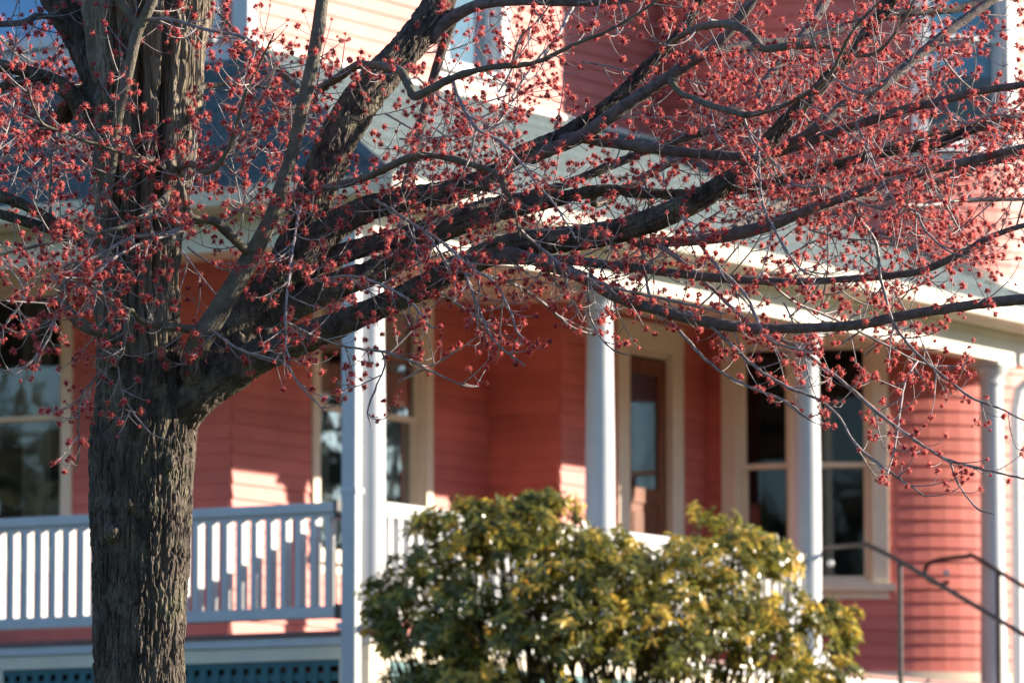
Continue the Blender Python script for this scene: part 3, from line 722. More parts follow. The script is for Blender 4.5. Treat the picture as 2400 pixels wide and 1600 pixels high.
# main stem
stem = Z4([(318, 2500, 150), (318, 2200, 118), (320, 1900, 106), (322, 1600, 104), (322, 1500, 105), (325, 1400, 107), (329, 1300, 111), (329, 1215, 116), (332, 1130, 119), (334, 1050, 121), (340, 985, 119), (338, 920, 110), (332, 850, 101), (328, 760, 96), (326, 680, 94), (331, 560, 99), (340, 400, 116), (340, 204, 128), (335, 102, 140), (340, 0, 156), (345, -120, 165)])
Wt, Rt = resample(stem, 3.0); k = int(np.argmin(np.abs(pix(Wt)[:, 1] - 880)))
s_at = float(np.linalg.norm(np.diff(Wt[:k], axis=0), axis=1).sum())
bark_tube('trunk', Wt, Rt, 420, M['bark'], .0095, 44, 9, 1, top=(s_at - .1, .019, 17, 2.3))
LIMBS = [   # name, pts (x,y,r), depth at start, depth at end, material, bark amplitude
 ('limb', [(372, 1045, 38), (413, 985, 46), (450, 942, 45), (500, 900, 45), (556, 868, 42), (612, 832, 39), (740, 783, 35), (867, 730, 32), (969, 684, 31), (1071, 630, 29), (1200, 577, 27), (1353, 558, 27), (1455, 539, 26), (1557, 505, 25), (1660, 455, 24), (1760, 385, 22), (1830, 300, 20), (1910, 215, 17), (1990, 130, 15), (2070, 30, 13), (2110, -40, 12)], -.05, -.3, 'bark', .006),
 ('limb', [(400, 930, 48), (470, 860, 45), (560, 760, 42), (620, 690, 40), (680, 620, 38), (760, 548, 37), (860, 490, 34), (960, 464, 32), (1060, 448, 30), (1130, 420, 27), (1200, 372, 24), (1302, 326, 19), (1368, 286, 17), (1445, 230, 15), (1506, 168, 14), (1583, 92, 13), (1634, 15, 12), (1670, -50, 11)], .15, .5, 'bark', .006),
 ('limb', [(420, 960, 50), (500, 880, 46), (560, 800, 43), (610, 720, 42), (655, 640, 43), (700, 550, 45), (750, 420, 46), (800, 310, 46), (862, 214, 45), (940, 130, 43), (1000, 50, 40), (1040, -20, 38), (1080, -90, 36)], .1, .9, 'bark', .008),
 ('limb', [(430, 900, 24), (450, 850, 29), (470, 798, 30), (510, 732, 28), (551, 665, 26), (587, 604, 24), (615, 553, 21), (640, 500, 19), (655, 450, 18), (673, 400, 17), (692, 332, 17), (708, 255, 17), (728, 168, 17), (745, 77, 17), (755, 0, 16), (762, -60, 16)], -.18, -.1, 'bark_smooth', .0015),
 ('limb', [(300, 330, 60), (260, 230, 52), (215, 120, 50), (165, 30, 48), (110, -60, 45)], .0, .2, 'bark', .009),
 ('limb', [(560, 800, 40), (640, 745, 38), (720, 700, 36), (800, 665, 33), (870, 640, 30), (930, 610, 27), (1000, 560, 24), (1080, 525, 23), (1160, 500, 20), (1250, 482, 17), (1350, 455, 15), (1430, 445, 13), (1500, 452, 12), (1630, 455, 12), (1760, 440, 11), (1900, 405, 11), (2010, 375, 11), (2100, 350, 12), (2200, 335, 12), (2290, 300, 11), (2420, 270, 10)], .25, .6, 'bark', .005),
 ('limb', [(640, 700, 32), (720, 632, 30), (815, 590, 28), (920, 560, 25), (1040, 520, 22), (1140, 480, 15), (1240, 460, 12), (1330, 430, 11), (1440, 385, 11), (1540, 345, 10), (1650, 310, 10), (1760, 280, 9), (1830, 250, 8)], .2, .9, 'bark_limb', .004),
 ('limb', [(1240, 370, 17), (1290, 350, 16), (1368, 316, 16), (1455, 255, 16), (1532, 204, 16), (1608, 153, 15), (1685, 97, 14), (1750, 20, 13), (1790, -50, 12)], .35, .1, 'bark_limb', .002),
 ('limb', [(1300, 330, 12), (1350, 322, 14), (1415, 332, 14), (1480, 342, 14), (1557, 352, 13), (1660, 362, 13), (1760, 366, 13), (1838, 352, 12), (1915, 326, 12), (1990, 300, 11), (2093, 265, 10), (2195, 240, 10), (2297, 214, 9), (2420, 196, 8)], .3, .0, 'bark_limb', .002),
 ('limb', [(1460, 545, 14), (1500, 568, 13), (1560, 567, 14), (1660, 560, 14), (1760, 540, 14), (1840, 515, 13), (1915, 485, 12), (2020, 450, 11), (2140, 410, 10), (2270, 378, 9), (2420, 340, 8)], -.1, -.4, 'bark_limb', .002),
 ('limb', [(1050, 620, 14), (1120, 602, 17), (1200, 606, 15), (1353, 612, 12), (1480, 627, 11), (1608, 643, 11), (1710, 653, 10), (1838, 660, 9), (1965, 655, 9), (2093, 645, 9), (2169, 632, 8), (2246, 597, 8), (2322, 556, 7), (2430, 518, 6)], -.2, -.5, 'bark_limb', .002),
 ('limb', [(1150, 585, 14), (1200, 592, 14), (1280, 618, 14), (1378, 655, 14), (1455, 699, 14), (1557, 730, 13), (1660, 755, 13), (1787, 770, 13), (1914, 768, 12), (2016, 760, 12), (2118, 740, 12), (2220, 724, 12), (2322, 709, 12), (2440, 697, 12)], -.25, -.6, 'bark_limb', .002),
 ('limb', [(1670, 125, 10), (1760, 107, 12), (1863, 97, 12), (1965, 70, 12), (2067, 40, 11), (2170, 25, 11), (2246, 20, 10), (2340, -10, 9)], .2, .6, 'bark_limb', .002),
 ('limb', [(1800, 350, 10), (1850, 335, 11), (1905, 305, 11), (1965, 255, 12), (2067, 204, 12), (2144, 138, 12), (2220, 76, 12), (2290, 25, 11), (2370, -30, 10)], -.2, .3, 'bark_limb', .002),
 ('limb', [(1010, 90, 16), (1050, 50, 16), (1100, 20, 14), (1145, 8, 12), (1220, 3, 11), (1300, 4, 11), (1400, 5, 10), (1480, -5, 10), (1560, -25, 9)], .7, .4, 'bark_limb', .002),
 ('limb', [(265, 840, 18), (262, 808, 18), (240, 780, 16), (205, 768, 15), (175, 745, 15), (150, 715, 14), (148, 680, 13), (170, 640, 12), (204, 602, 12), (232, 545, 12), (245, 490, 12), (260, 398, 13), (275, 286, 13), (301, 168, 13), (322, 76, 13), (347, 25, 12), (370, -30, 12)], -.2, -.3, 'bark_smooth', .001),
 ('limb', [(326, 60, 12), (296, 25, 12), (262, -30, 12)], -.28, -.3, 'bark_smooth', .001),
 ('limb', [(-40, 148, 14), (30, 160, 14), (75, 172, 14), (128, 190, 16), (170, 225, 20), (205, 275, 26), (240, 330, 30)], -.2, .0, 'bark', .003),
 ('limb', [(-40, 225, 12), (40, 192, 12), (110, 182, 12)], -.1, -.15, 'bark', .002),
 ('limb', [(-40, 58, 8), (50, 54, 8), (92, 38, 8), (160, 50, 12)], -.1, .1, 'bark_limb', .001),
 ('limb', [(-40, 448, 14), (50, 478, 13), (130, 520, 11), (230, 560, 16)], .1, .1, 'bark', .002),
 ('limb', [(-40, 485, 12), (60, 520, 12), (120, 540, 10), (240, 600, 12)], .15, .1, 'bark', .002),
 ('limb', [(1065, 30, 13), (1010, 200, 11), (985, 300, 11), (962, 400, 12), (935, 460, 15)], 1.0, .5, 'bark_limb', .001),
 ('limb', [(1950, -20, 11), (1890, 76, 12), (1838, 140, 12), (1790, 200, 11), (1760, 270, 9)], .9, .3, 'bark_limb', .001),
 ('limb', [(420, 430, 10), (470, 385, 10), (530, 350, 10), (600, 305, 11), (690, 255, 10), (760, 200, 9)], .4, .9, 'bark_limb', .001),
 ('limb', [(1400, 480, 9), (1500, 420, 9), (1620, 360, 8), (1750, 320, 8), (1900, 290, 7), (2050, 200, 6), (2180, 120, 6), (2280, 90, 5)], .8, 1.2, 'bark_limb', .001),
 ('limb', [(1560, 500, 9), (1700, 430, 9), (1840, 400, 8), (2000, 370, 8), (2200, 310, 8), (2440, 300, 7)], .7, 1.1, 'bark_limb', .001),
 ('limb', [(1700, 545, 9), (1850, 470, 9), (2000, 420, 9), (2150, 400, 8), (2300, 380, 8), (2440, 330, 7)], .5, .8, 'bark_limb', .001),
 ('limb', [(1880, 500, 8), (2000, 470, 9), (2130, 455, 9), (2260, 400, 9), (2440, 350, 8)], .2, .4, 'bark_limb', .001),
]
BRANCH = [
 ([(725, 222, 11), (790, 184, 11), (842, 153, 11), (908, 158, 10), (939, 168, 10), (960, 205, 10), (970, 226, 10), (1000, 214, 10), (1071, 179, 9), (1148, 158, 8), (1251, 148, 7), (1353, 102, 6), (1430, 71, 5), (1506, 26, 4), (1560, -15, 4)], -.3, -.6),
 ([(1061, 190, 5), (1082, 245, 5), (1117, 301, 5), (1173, 332, 5), (1215, 375, 4), (1250, 420, 3), (1300, 480, 3), (1350, 560, 3)], -.5, -.8),
 ([(1117, 301, 4), (1100, 370, 3), (1087, 405, 2)], -.5, -.6),
 ([(735, 450, 10), (816, 428, 9), (867, 413, 9), (918, 388, 9), (969, 367, 9), (1020, 365, 8), (1097, 383, 8), (1163, 408, 8), (1184, 440, 8), (1205, 490, 6), (1220, 560, 4)], -.3, -.6),
 ([(1540, 130, 6), (1608, 77, 8), (1659, 61, 9), (1705, 56, 10), (1746, 71, 10), (1771, 97, 10), (1792, 115, 10), (1863, 107, 9), (1940, 110, 7), (2000, 130, 6), (2060, 120, 5), (2110, 60, 5), (2150, -10, 4)], -.2, -.8),
 ([(1590, 215, 8), (1624, 230, 8), (1659, 245, 8), (1710, 260, 8), (1751, 270, 8), (1802, 260, 7), (1863, 235, 7), (1914, 204, 7), (1950, 168, 6), (1981, 102, 5), (2016, 50, 4), (2080, -10, 4)], -.3, -.9),
 ([(1955, 180, 5), (1981, 204, 5), (2026, 219, 5), (2067, 204, 4), (2113, 143, 3)], -.7, -.9),
 ([(1782, 276, 4), (1779, 357, 4), (1782, 434, 4), (1792, 490, 4), (1817, 541, 4), (1843, 587, 4), (1879, 633, 3), (1914, 648, 3)], -.5, -1.),
 ([(2006, 286, 4), (2037, 357, 4), (2067, 424, 4), (2098, 469, 3), (2160, 500, 3)], -.3, -.8),
 ([(1741, 270, 4), (1766, 332, 4), (1812, 378, 4), (1863, 434, 4), (1940, 440, 4), (2016, 475, 4), (2093, 495, 4), (2144, 495, 4), (2169, 541, 4), (2220, 587, 3), (2271, 602, 3)], -.4, -.9),
 ([(416, 415, 9), (357, 378, 7), (281, 357, 6), (204, 332, 6), (153, 311, 5), (102, 291, 5), (76, 245, 4), (66, 204, 3)], -.45, -.9),
 ([(590, 600, 12), (541, 553, 12), (510, 522, 12), (480, 515, 11), (459, 515, 11), (439, 497, 10), (429, 456, 10), (416, 410, 9)], -.25, -.5),
 ([(405, 403, 9), (450, 385, 8), (490, 403, 8), (531, 357, 7), (551, 301, 6), (577, 214, 5), (612, 143, 4), (643, 77, 3)], -.5, -1.),
 ([(531, 357, 5), (590, 270, 4), (625, 210, 3), (645, 150, 2)], -.6, -1.),
 ([(410, 420, 8), (383, 466, 8), (332, 507, 7), (281, 533, 6), (204, 553, 5), (102, 573, 4), (-20, 602, 4)], -.5, -1.),
 ([(450, 525, 7), (383, 548, 6), (306, 558, 5), (230, 599, 5), (160, 620, 4), (105, 660, 3)], -.4, -.9),
 ([(430, 540, 6), (320, 575, 5), (260, 610, 5), (210, 650, 4), (150, 650, 3)], -.5, -1.),
 ([(480, 774, 10), (408, 767, 9), (357, 762, 8), (326, 747, 7), (304, 726, 6), (296, 778, 5), (286, 829, 5), (255, 859, 5), (219, 890, 4), (194, 926, 4), (184, 977, 3), (184, 1063, 3), (176, 1105, 2)], -.25, -.8),
 ([(276, 860, 3), (286, 920, 3), (316, 971, 3), (357, 1017, 3), (398, 1033, 2)], -.5, -.5),
 ([(304, 726, 4), (240, 690, 4), (190, 660, 3), (150, 700, 3), (110, 800, 3), (60, 860, 3), (30, 880, 2)], -.5, -.9),
 ([(710, 470, 4), (690, 560, 4), (673, 689, 4), (670, 796, 3), (678, 840, 3)], -.7, -.9),
 ([(668, 752, 4), (740, 788, 4), (816, 813, 4), (893, 823, 4), (969, 849, 4), (1020, 874, 3), (1087, 903, 3), (1122, 905, 2)], -.6, -.4),
 ([(505, 780, 4), (571, 823, 4), (663, 849, 3), (704, 905, 3), (765, 966, 2)], -.3, -.5),
 ([(893, 823, 3), (903, 855, 3), (880, 910, 3), (862, 960, 3), (870, 1000, 2)], -.5, -.5),
 ([(1080, 600, 4), (1090, 640, 4), (1118, 712, 4), (1157, 796, 4), (1230, 857, 3)], -.4, -.5),
 ([(730, 655, 4), (834, 648, 4), (917, 678, 4), (968, 712, 4), (1001, 757, 3), (1020, 770, 2)], -.6, -.7),
 ([(1110, 640, 4), (1196, 662, 5), (1260, 700, 5), (1335, 762, 4), (1390, 785, 3)], .3, .6),
 ([(1010, 670, 4), (1040, 690, 4), (1096, 729, 4), (1130, 751, 3)], .3, .5),
 ([(928, 500, 4), (1012, 550, 4), (1062, 589, 4), (1107, 628, 4), (1163, 667, 4), (1196, 730, 3), (1215, 780, 3), (1230, 795, 2)], -.6, -.8),
 ([(1506, 555, 7), (1583, 602, 7), (1660, 668, 6), (1741, 745, 6), (1792, 786, 6), (1853, 806, 6), (1914, 847, 6), (1991, 908, 6), (2067, 975, 6), (2144, 1031, 5), (2220, 1077, 5), (2297, 1097, 4), (2410, 1124, 3)], -.2, -.6),
 ([(1598, 505, 6), (1644, 577, 6), (1685, 628, 6), (1746, 689, 5), (1777, 755, 5), (1812, 801, 4), (1904, 826, 3)], -.4, -.7),
 ([(2006, 500, 6), (2052, 566, 5), (2062, 643, 5), (2078, 704, 5), (2098, 765, 5), (2154, 832, 4), (2220, 888, 4), (2282, 934, 4), (2348, 959, 3), (2410, 990, 3)], -.5, -.7),
 ([(1500, 560, 5), (1510, 620, 5), (1527, 700, 5), (1583, 765, 5), (1639, 827, 5), (1700, 878, 4), (1761, 908, 4), (1838, 939, 4), (1900, 985, 3)], -.3, -.5),
 ([(1590, 725, 5), (1629, 740, 5), (1690, 786, 5), (1761, 852, 5), (1838, 903, 5), (1914, 934, 4), (1965, 975, 4), (2006, 1041, 4), (2067, 1092, 4), (2118, 1128, 3), (2169, 1163, 3)], -.4, -.6),
 ([(1220, 540, 5), (1260, 575, 5), (1328, 628, 5), (1404, 663, 5), (1506, 690, 4), (1608, 712, 4), (1700, 735, 3)], -.5, -.8),
 ([(1378, 640, 3), (1381, 730, 3), (1404, 786, 3), (1440, 821, 3), (1475, 832, 2)], -.5, -.6),
 ([(340, 45, 6), (408, 48, 6), (485, 71, 5), (561, 84, 5), (600, 102, 4)], -.3, -.5),
 ([(1200, 230, 5), (1251, 153, 6), (1302, 92, 6), (1345, 10, 6), (1370, -40, 5)], .9, 1.3),
 ([(430, 275, 10), (459, 214, 9), (510, 199, 7), (612, 204, 5), (700, 220, 4)], -.1, .1),
 ([(690, 200, 8), (600, 120, 5), (540, 60, 4), (480, 0, 4), (460, -30, 3)], .2, .6),
 ([(120, 530, 6), (117, 470, 5), (119, 408, 4), (122, 306, 3), (120, 250, 3)], .1, .0),
 ([(2200, 240, 5), (2260, 290, 5), (2330, 270, 4), (2420, 280, 4)], -.3, -.6),
 ([(1790, 640, 5), (1850, 700, 4), (1950, 745, 4), (2060, 800, 4), (2160, 850, 3), (2250, 860, 3)], -.2, .2),
 ([(2100, 480, 5), (2180, 480, 6), (2260, 470, 6), (2430, 466, 6)], .2, .3),
 ([(2120, 900, 3), (2105, 1000, 3), (2095, 1060, 3), (2080, 1110, 2)], -.4, -.6),
 ([(2225, 1080, 4), (2250, 1140, 3), (2290, 1190, 3), (2330, 1205, 2)], -.5, -.6),
 ([(2260, 560, 3), (2190, 430, 3), (2170, 380, 3)], -.6, -.8),
 ([(1200, 150, 5), (1220, 90, 4), (1260, 50, 3), (1290, 10, 3)], -.6, -.9),
 ([(880, 470, 5), (960, 520, 4), (1010, 560, 4), (1060, 640, 3)], -.4, -.6),
]
placed = []
def snap(q4, own):
    x, y, r_, d = q4[0]
    if own > 3 and placed:
        A_ = np.concatenate(placed); dd = np.hypot(A_[:, 0] - x, A_[:, 1] - y); k = int(dd.argmin())
        if dd[k] < 70:
            n = max(2, int(len(q4) * .35)); dz = A_[k, 3]
            q4 = [(a, b, c, dz + (e - dz) * min(1, (j + .6) / n)) for j, (a, b, c, e) in enumerate(q4)]
            if dd[k] > 8: q4 = [(A_[k, 0], A_[k, 1], r_ * 1.05, dz)] + q4
            else: q4[0] = (q4[0][0], q4[0][1], q4[0][2], dz)
    if -20 < q4[-1][0] < 2420 and q4[-1][1] > -10: q4[-1] = (*q4[-1][:2], min(q4[-1][2], 2.5), q4[-1][3])
    a = np.array(q4); t = np.linspace(0, len(a) - 1, len(a) * 8); placed.append(np.stack([np.interp(t, np.arange(len(a)), a[:, j]) for j in range(4)], -1))
    return q4
branches = []        # (W,R) of everything that may carry twigs
for i, (nm, pts, d0, d1, mt, amp) in enumerate(LIMBS):
    rmax = max(p[2] for p in pts); step = 3.5 if rmax > 25 else 8
    q4 = Z4(pts, d0, d1)
    if i < 4 or i in (15,): q4[0] = (*q4[0][:2], q4[0][2] * .55, 0.0); q4[1] = (*q4[1][:3], d0 * .5)
    q4 = snap(q4, i); W, R_ = resample(q4, step)
    sides = 150 if rmax > 25 else 28
    bark_tube('limb', W, R_, sides, M[mt], amp, 60 if rmax > 25 else 80, 14 if rmax > 25 else 30, i + 5, lump=.10)
    branches.append((W, R_, 'limb'))
for i, (pts, d0, d1) in enumerate(BRANCH):
    W, R_ = resample(snap(Z4(pts, d0, d1), 99), 8)
    R_ = R_ * 1.0
    R_ = R_ * np.where(R_ / S < 7, .8, 1); v, f, *_ = tube(W + .0022 * vnoise(W[:, None, :] * 45 + np.arange(3)[None, :, None] * 7.7), R_ * (1 + .2 * vnoise(np.stack([W[:, 0] * 30, W[:, 2] * 30, np.zeros(len(W)) + i], -1))), 9)
    obj('branch', mesh('branch', v - TB, f, M['bark_smooth'] if max(p[2] for p in pts) > 7 else M['twig'], True), tree)
    branches.append((W, R_, 'branch'))
# broken stub, split wood
W, R_ = resample([(215, 190, 12, .1), (175, 240, 22, .05), (130, 285, 18, .0), (80, 325, 6, -.05)], 3)
bark_tube('broken_stub', W, R_, 80, M['broken'], .012, 24, 4, 40)

# branch collars and pruning knots on the trunk and big limbs
for (x, y, d_, r_) in ((262, 828, -.15, 26), (452, 868, -.13, 34), (398, 1085, -.155, 16), (262, 1245, -.17, 20), (560, 800, -.06, 18), (1140, 430, -.02, 15), (1460, 548, -.16, 15), (300, 1180, -.175, 14), (920, 700, -.12, 13), (700, 640, .10, 16)):
    c = at(x, y, TD + d_); rr = r_ * S; n_ = 20; m_ = 10; th = np.linspace(0, pi, m_)[:, None]; ph = (np.arange(n_) * 2 * pi / n_)[None, :]
    q = np.stack([np.sin(th) * np.cos(ph), np.sin(th) * np.sin(ph), np.cos(th) * np.ones_like(ph)], -1); k_ = 1 + .22 * vnoise(q * 3.2 + x) + .12 * vnoise(q * 9 + y)
    q = q * k_[..., None] * rr * np.array([1, .8, 1.25]); f_ = [(i * n_ + j, (i + 1) * n_ + j, (i + 1) * n_ + (j + 1) % n_, i * n_ + (j + 1) % n_) for i in range(m_ - 1) for j in range(n_)]
    obj('knot', mesh('knot', (q.reshape(-1, 3) + c - TB), f_, M['bark'], True), tree)
# ---- twigs and blooms, grown from the traced branches
lim = np.array([(-50, 900), (60, 900), (130, 1120), (215, 1110), (300, 1010), (400, 1050), (440, 900), (520, 870), (600, 900), (700, 960), (780, 960), (880, 1010), (950, 960), (1010, 900), (1120, 910), (1240, 870), (1300, 800), (1400, 830), (1480, 850), (1560, 760), (1640, 840), (1760, 920), (1900, 1000), (2000, 1080), (2100, 1180), (2200, 1190), (2320, 1220), (2450, 1170)], float)
def allowed(p):
    x, y = pix(p); return y < np.interp(x, lim[:, 0], lim[:, 1]) - 6
def unit(v): return v / (np.linalg.norm(v) + 1e-12)
twigs = []; blooms = []        # twigs (W,R) ; blooms (pos, dir, size)
def rnd3(): return unit(np.array([random.gauss(0, 1) for _ in range(3)]))
def grow(p, d, L, r0, r1, up, wob, step=.012):
    n = max(3, int(L / step)); pts = [p.copy()]; d = unit(d); w1 = rnd3() * wob
    for i in range(n):
        d = unit(d + ZZ * up * step * (.3 + 1.5 * i / n) + w1 * step + rnd3() * .05); p = p + d * (L / n); pts.append(p.copy())
    return np.array(pts), np.linspace(r0, r1, n + 1), d
def bloom_group(W, d, n):
    tot = 0
    blooms.append((W[-1] + d * .004, d, random.choice([random.uniform(.5, .8), random.uniform(.8, 1.15), random.uniform(1.0, 1.3)])))
    for k in range(n - 1):
        back = W[-1] - d * .024 * (k + 1); sd = unit(np.cross(d, rnd3()))
        blooms.append((back + sd * .009, unit(sd + d * .4), random.uniform(.5, .95)))
        if random.random() < .75: blooms.append((back - sd * .009, unit(-sd + d * .4), random.uniform(.65, 1.0)))
def side(W, R_, i, scale=1.0):
    t = unit(W[min(i + 1, len(W) - 1)] - W[max(i - 1, 0)]); p = W[i]
    pr = unit(np.cross(t, rnd3())); pr = unit(pr + VH * random.uniform(-.35, .15))
    d = unit(t * random.uniform(.25, .9) + pr * random.uniform(.5, 1.0) + ZZ * random.uniform(-.55, .25))
    L = random.uniform(.10, .40) * scale
    w_, r_, dd = grow(p, d, L, min(.0034, R_[i] * .8) , .0013, random.uniform(1.5, 5.5), 1.4)
    if not allowed(w_[-1]): return 0
    twigs.append((w_, r_)); n = 0
    bloom_group(w_, dd, random.choice([1, 1, 1, 2, 2, 3]))
    s = random.uniform(.02, .05)
    while s < L - .02:
        j = int(s / L * (len(w_) - 1)); tt = unit(w_[min(j + 1, len(w_) - 1)] - w_[j - 1 if j else 0])
        pr = unit(np.cross(tt, rnd3()))
        for sg in ((1, -1) if random.random() < .5 else (1,)):
            dl = random.uniform(.025, .14) * (1 - .4 * s / L); q, rr, d2 = grow(w_[j], unit(pr * sg * .9 + tt * .4 + ZZ * random.uniform(-.5, .1)), dl, .0017, .0011, random.uniform(4, 13), 2.0, .008)
            if allowed(q[-1]):
                twigs.append((q, rr)); bloom_group(q, d2, 2 if random.random() < .12 else 1)
        s += random.uniform(.06, .13)
    return 1
for W, R_, kind in branches:
    px = pix(W); s = 0.0; i = 1; nxt = random.uniform(.02, .1)
    for i in range(1, len(W)):
        s += np.linalg.norm(W[i] - W[i - 1])
        if s < nxt: continue
        x, y = px[i]
        if not (-60 < x < 2460 and -60 < y < 1300): continue
        dens = np.interp(x, [0, 400, 800, 1200, 1500, 2000, 2400], [1.5, 1.3, 1.2, 1.2, 1.3, 1.3, 1.15]) * np.interp(y, [0, 450, 620, 800, 1200], [1.1, 1.1, .8, .6, .85])
        if x < 650: dens *= 1.25
        if 560 < y < 950 and x < 1500: dens *= 1.7
        rp_ = R_[i] / S
        gap = .078 if rp_ < 7 else (.115 if rp_ < 14 else (.24 if rp_ < 24 else .6))
        nxt = s + gap / dens * random.uniform(.6, 1.4)
        side(W, R_, i, 1.0 if rp_ > 5 else .75)
# deeper twigs behind: give the crown its soft far layer
for k in range(250):
    W, R_, kind = random.choice(branches); i = random.randrange(1, len(W)); x, y = pix(W[i])
    if not (-40 < x < 2440 and -60 < y < 640): continue
    if x < 1000 and random.random() < .45: continue
    p = W[i] + VH * random.uniform(.5, 2.2) + RT * random.uniform(-.15, .15) + ZZ * random.uniform(-.15, .15)
    if not allowed(p + ZZ * -.05): continue
    d = unit(RT * random.uniform(.1, 1) + ZZ * random.uniform(-.6, .9) + VH * random.uniform(-.6, .3))
    w_, r_, dd = grow(p - d * .35, d, random.uniform(.4, .7), .005, .002, random.uniform(0, 2.5), 1.5, .03)
    twigs.append((w_, r_))
    for j in range(3, len(w_) - 1, 3): side(w_, r_, j, .7)
    bloom_group(w_, dd, 2)


def join_tubes(ts, sides):
    V = []; Fq = []; n = 0
    for W, R_ in ts:
        v, f, *_ = tube(W, R_, sides); V.append(v); Fq.append(f + n); n += len(v)
    return np.concatenate(V), np.concatenate(Fq)
order = sorted(range(len(twigs)), key=lambda k: -(np.linalg.norm(twigs[k][0][-1] - twigs[k][0][0]) if (pix(twigs[k][0][0])[0] < 2400 and pix(twigs[k][0][0])[1] > 0) else 0))
for k in order[:300]:
    v, f, *_ = tube(twigs[k][0], twigs[k][1], 6); obj('twig', mesh('twig', v - TB, f, M['twig'], True), tree)
v, f = join_tubes([twigs[k] for k in order[300:]], 5); obj('twigs', mesh('twigs', v - TB, f, M['twig'], True), tree, kind='stuff')

# bloom cluster: a dark crimson heart of small florets with a fringe of thin stamens
def bloom_mesh(seed):
    r = np.random.default_rng(seed); V = []; F_ = []; mi = []
    def addm(v, f, m_):
        o = len(V); V.extend([tuple(a) for a in v]); F_.extend([tuple(i + o for i in q) for q in f]); mi.extend([m_] * len(f))
    for k in range(10):
        d = r.normal(size=3); d[2] += .5; d = unit(d); c = d * .0062; s = .0042
        a = unit(np.cross(d, [.3, .5, .8])); b = np.cross(d, a)
        pts = [c + d * s * 1.5, c - d * s * 1.2, c + a * s, c - a * s, c + b * s, c - b * s]
        addm(pts, [(0, 2, 4), (0, 4, 3), (0, 3, 5), (0, 5, 2), (1, 4, 2), (1, 3, 4), (1, 5, 3), (1, 2, 5)], 0)
    opn = [.5, .8, 1, 1, 1.1, .9][seed]
    for k in range(60):
        d = r.normal(size=3); d[2] += .35; d = unit(d); L = r.uniform(.010, .0185) * opn
        a = unit(np.cross(d, r.normal(size=3))); w_ = .0006; bnd = r.normal(size=3) * .0015
        p0 = d * .005; p1 = d * L + bnd
        b = np.cross(d, a)
        addm([p0 + a * w_ * 1.6, p0 - a * w_ * .8 + b * w_ * 1.3, p0 - a * w_ * .8 - b * w_ * 1.3, p1], [(0, 1, 3), (1, 2, 3), (2, 0, 3)], 1)
        s = .0012; addm([p1 + a * s, p1 - a * s, p1 + b * s, p1 - b * s, p1 + d * s * 1.8], [(0, 2, 4), (2, 1, 4), (1, 3, 4), (3, 0, 4)], 0 if r.random() < .35 else 1)
    return np.array(V), F_, mi
protos = []
for sdd in range(6):
    V, F_, mi = bloom_mesh(sdd); protos.append((V, np.array(F_), np.array(mi)))
pm = []
for V, F_, mi in protos:
    me = mesh('bloom', V, F_, None); me.materials.append(M['bloom']); me.materials.append(M['stamen']); me.polygons.foreach_set('material_index', mi.astype(np.int32)); pm.append(me)
def bscore(b):
    x, y = pix(b[0]); 
    if not (0 < x < 2400 and 0 < y < 1600): return 0
    return b[2] / ((b[0] - CAM) @ VW)
blooms.sort(key=lambda b: -bscore(b))
for p, d, s in blooms[:300]:
    o = bpy.data.objects.new('bloom', random.choice(pm)); link(o, tree); o.location = p - TB
    o.rotation_euler = Vector(d).to_track_quat('Z', 'Y').to_euler(); o.scale = (s, s, s)
VV = []; FF = []; MI = []; nb = 0
for p, d, s in blooms[300:]:
    V, F_, mi = protos[random.randrange(6)]
    q = Vector(d).to_track_quat('Z', 'Y').to_matrix(); A = np.array(q)
    VV.append(V @ A.T * s + (p - TB)); FF.append(F_ + nb); MI.append(mi); nb += len(V)
me = mesh('blooms', np.concatenate(VV), np.concatenate(FF), None); me.materials.append(M['bloom']); me.materials.append(M['stamen']); me.polygons.foreach_set('material_index', np.concatenate(MI).astype(np.int32))
obj('blooms', me, tree, kind='stuff')

# ------------------------------------------------------------------ evergreen shrub by the porch
BD = 41.0
sb = at(1450, 1560, BD); sb[2] = ground_z(sb[0], sb[1])
shrub = thing('evergreen_shrub', 'broad evergreen shrub with drooping glossy leaves in front of the porch railing', 'shrub', sb); SB = np.array(sb)
LOBES = [  # photo px centre, px radii, depth offset, depth radius, whorls
 (1240, 1260, 130, 90, .1, .5, 95), (1110, 1265, 130, 90, .0, .5, 85), (1265, 1180, 80, 32, .1, .3, 34), (1130, 1195, 60, 22, .1, .25, 18), (1020, 1380, 130, 105, -.1, .5, 75), (910, 1420, 70, 75, -.2, .3, 28),
 (1390, 1370, 180, 110, -.3, .6, 120), (1560, 1400, 170, 140, -.2, .6, 120), (1700, 1400, 150, 150, .1, .6, 110), (1720, 1275, 110, 45, .5, .4, 48), (1800, 1310, 75, 38, .5, .3, 26),
 (1250, 1490, 240, 120, -.4, .7, 170), (1400, 1285, 110, 50, .0, .4, 36), (905, 1480, 60, 55, -.2, .3, 22), (1030, 1500, 110, 80, -.3, .5, 60), (1010, 1600, 110, 50, -.2, .4, 30), (1560, 1530, 280, 130, -.5, .7, 190), (1830, 1500, 110, 110, -.1, .5, 70), (1940, 1450, 70, 52, .2, .25, 34), (1985, 1500, 35, 45, .2, .2, 16), (1630, 1195, 20, 26, .7, .1, 3), (1680, 1225, 50, 30, .6, .2, 12), (1010, 1220, 45, 30, .1, .2, 10), (1090, 1600, 160, 90, -.2, .6, 80), (1900, 1600, 120, 60, -.3, .5, 50),
]
leaves = []; wh = []
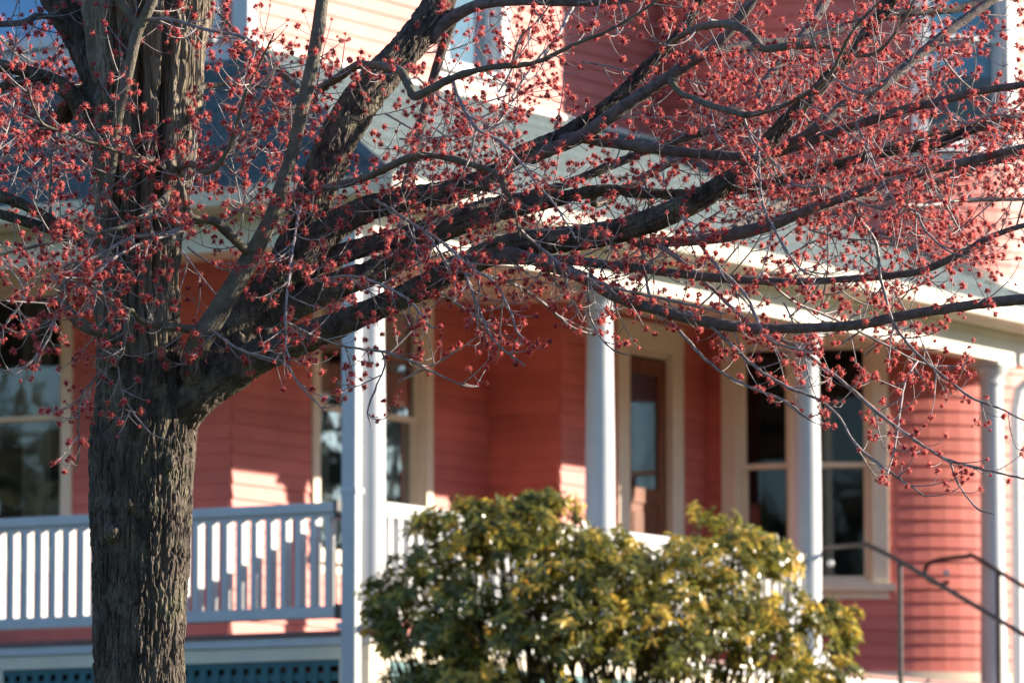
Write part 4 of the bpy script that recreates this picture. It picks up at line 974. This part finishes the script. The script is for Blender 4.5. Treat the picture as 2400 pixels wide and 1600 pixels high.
for cx, cy, rx, ry, dz, dr_, n in LOBES:
    c = at(cx, cy, BD + dz); m = (BD + dz) / F_PX
    for k in range(int(n * (1.35 if cx < 1450 else 1.05))):
        d = rnd3()
        if d @ ZZ < -.35 and random.random() < .7: d = -d
        rr = random.uniform(.68, 1.30) if random.random() < .8 else random.uniform(.3, .8)
        p = c + rr * (RT * (d @ RT) * rx * m + ZZ * (d @ ZZ) * ry * m + VH * (d @ VH) * dr_); wh.append((p, unit(d + ZZ * .5)))
tipcol = []
for p, d in wh:
    nl = random.randint(9, 13); a0 = random.uniform(0, 6.3); e1 = unit(np.cross(d, rnd3())); e2 = np.cross(d, e1)
    hi = random.random() < .34
    for k in range(nl):
        a = a0 + k * 2.4; out = e1 * cos(a) + e2 * sin(a); b = p - d * random.uniform(0, .05)
        dirn = unit(out + d * random.uniform(-.2, .7) - ZZ * random.uniform(.1, .7)); L = random.uniform(.06, .115)
        leaves.append((b, dirn, unit(d + rnd3() * .3), L, hi and random.random() < .7))
def leaf_geo(L, wd):
    z = -.12
    return np.array([(0, 0, 0), (-wd, L * .35, .0), (0, L * .38, z * L * .4), (wd, L * .35, 0), (-wd * .8, L * .7, z * L * .5), (0, L * .72, z * L), (wd * .8, L * .7, z * L * .5), (0, L, z * L * 2)]), [(0, 2, 1), (0, 3, 2), (1, 2, 5, 4), (2, 3, 6, 5), (4, 5, 7), (5, 6, 7)]
lm = []
for wd in (.011, .014, .017):
    v, f = leaf_geo(.08, wd)
    for mm in ('leaf', 'leaf_tip'): lm.append(mesh('leaf', v, f, M[mm]))
from mathutils import Matrix
def leaf_mat(b, dn, up, L):
    x = unit(np.cross(dn, up)); z = np.cross(x, dn); A = np.stack([x, dn, z], 1) * (L / .08); return A
leaves.sort(key=lambda l: ((l[0] - CAM) @ VW) - l[3] * 6 if (pix(l[0])[1] < 1590) else 1e9)
for b, dn, up, L, tip in leaves[:300]:
    o = bpy.data.objects.new('leaf', lm[random.randrange(3) * 2 + (1 if tip else 0)]); link(o, shrub); A = leaf_mat(b, dn, up, L)
    mtx = Matrix([[*A[0], (b - SB)[0]], [*A[1], (b - SB)[1]], [*A[2], (b - SB)[2]], [0, 0, 0, 1]]); o.matrix_local = mtx
for tip in (False, True):
    V = []; Fc = []; n = 0
    for b, dn, up, L, tp in leaves[300:]:
        if tp != tip: continue
        v, f = leaf_geo(.08, random.uniform(.010, .017)); v = v @ leaf_mat(b, dn, up, L).T + (b - SB); V.append(v)
        Fc += [tuple(i + n for i in q) for q in f]; n += len(v)
    obj('foliage', mesh('foliage', np.concatenate(V), Fc, M['leaf_tip' if tip else 'leaf']), shrub, kind='stuff')
st = []
for p, d in wh[::9]:
    root = SB + RT * random.uniform(-.5, .5) + VH * random.uniform(-.2, .2) + RT * ((p - SB) @ RT) * .35; root[2] = SB[2] - .1
    mid = (p + root) / 2 + RT * ((p - root) @ RT) * .15 - ZZ * .1
    st.append((smooth_path([root, mid, p - d * .02], 6), np.linspace(.016, .004, 13)))
v, f = join_tubes(st, 6); obj('stems', mesh('stems', v - SB, f, M['stem'], True), shrub, kind='stuff')
g = G(); n = 40; vv_ = [(sb[0], sb[1], sb[2] + .06)]
for k in range(n):
    a = 2 * pi * k / n; p = SB + RT * cos(a) * 2.4 + VH * sin(a) * 1.5; vv_.append((p[0], p[1], ground_z(p[0], p[1]) + .02))
g.add(vv_, [(0, k + 1, (k + 1) % n + 1) for k in range(n)]); g.put('mulch_bed', M['soil'], None, True, kind='structure')
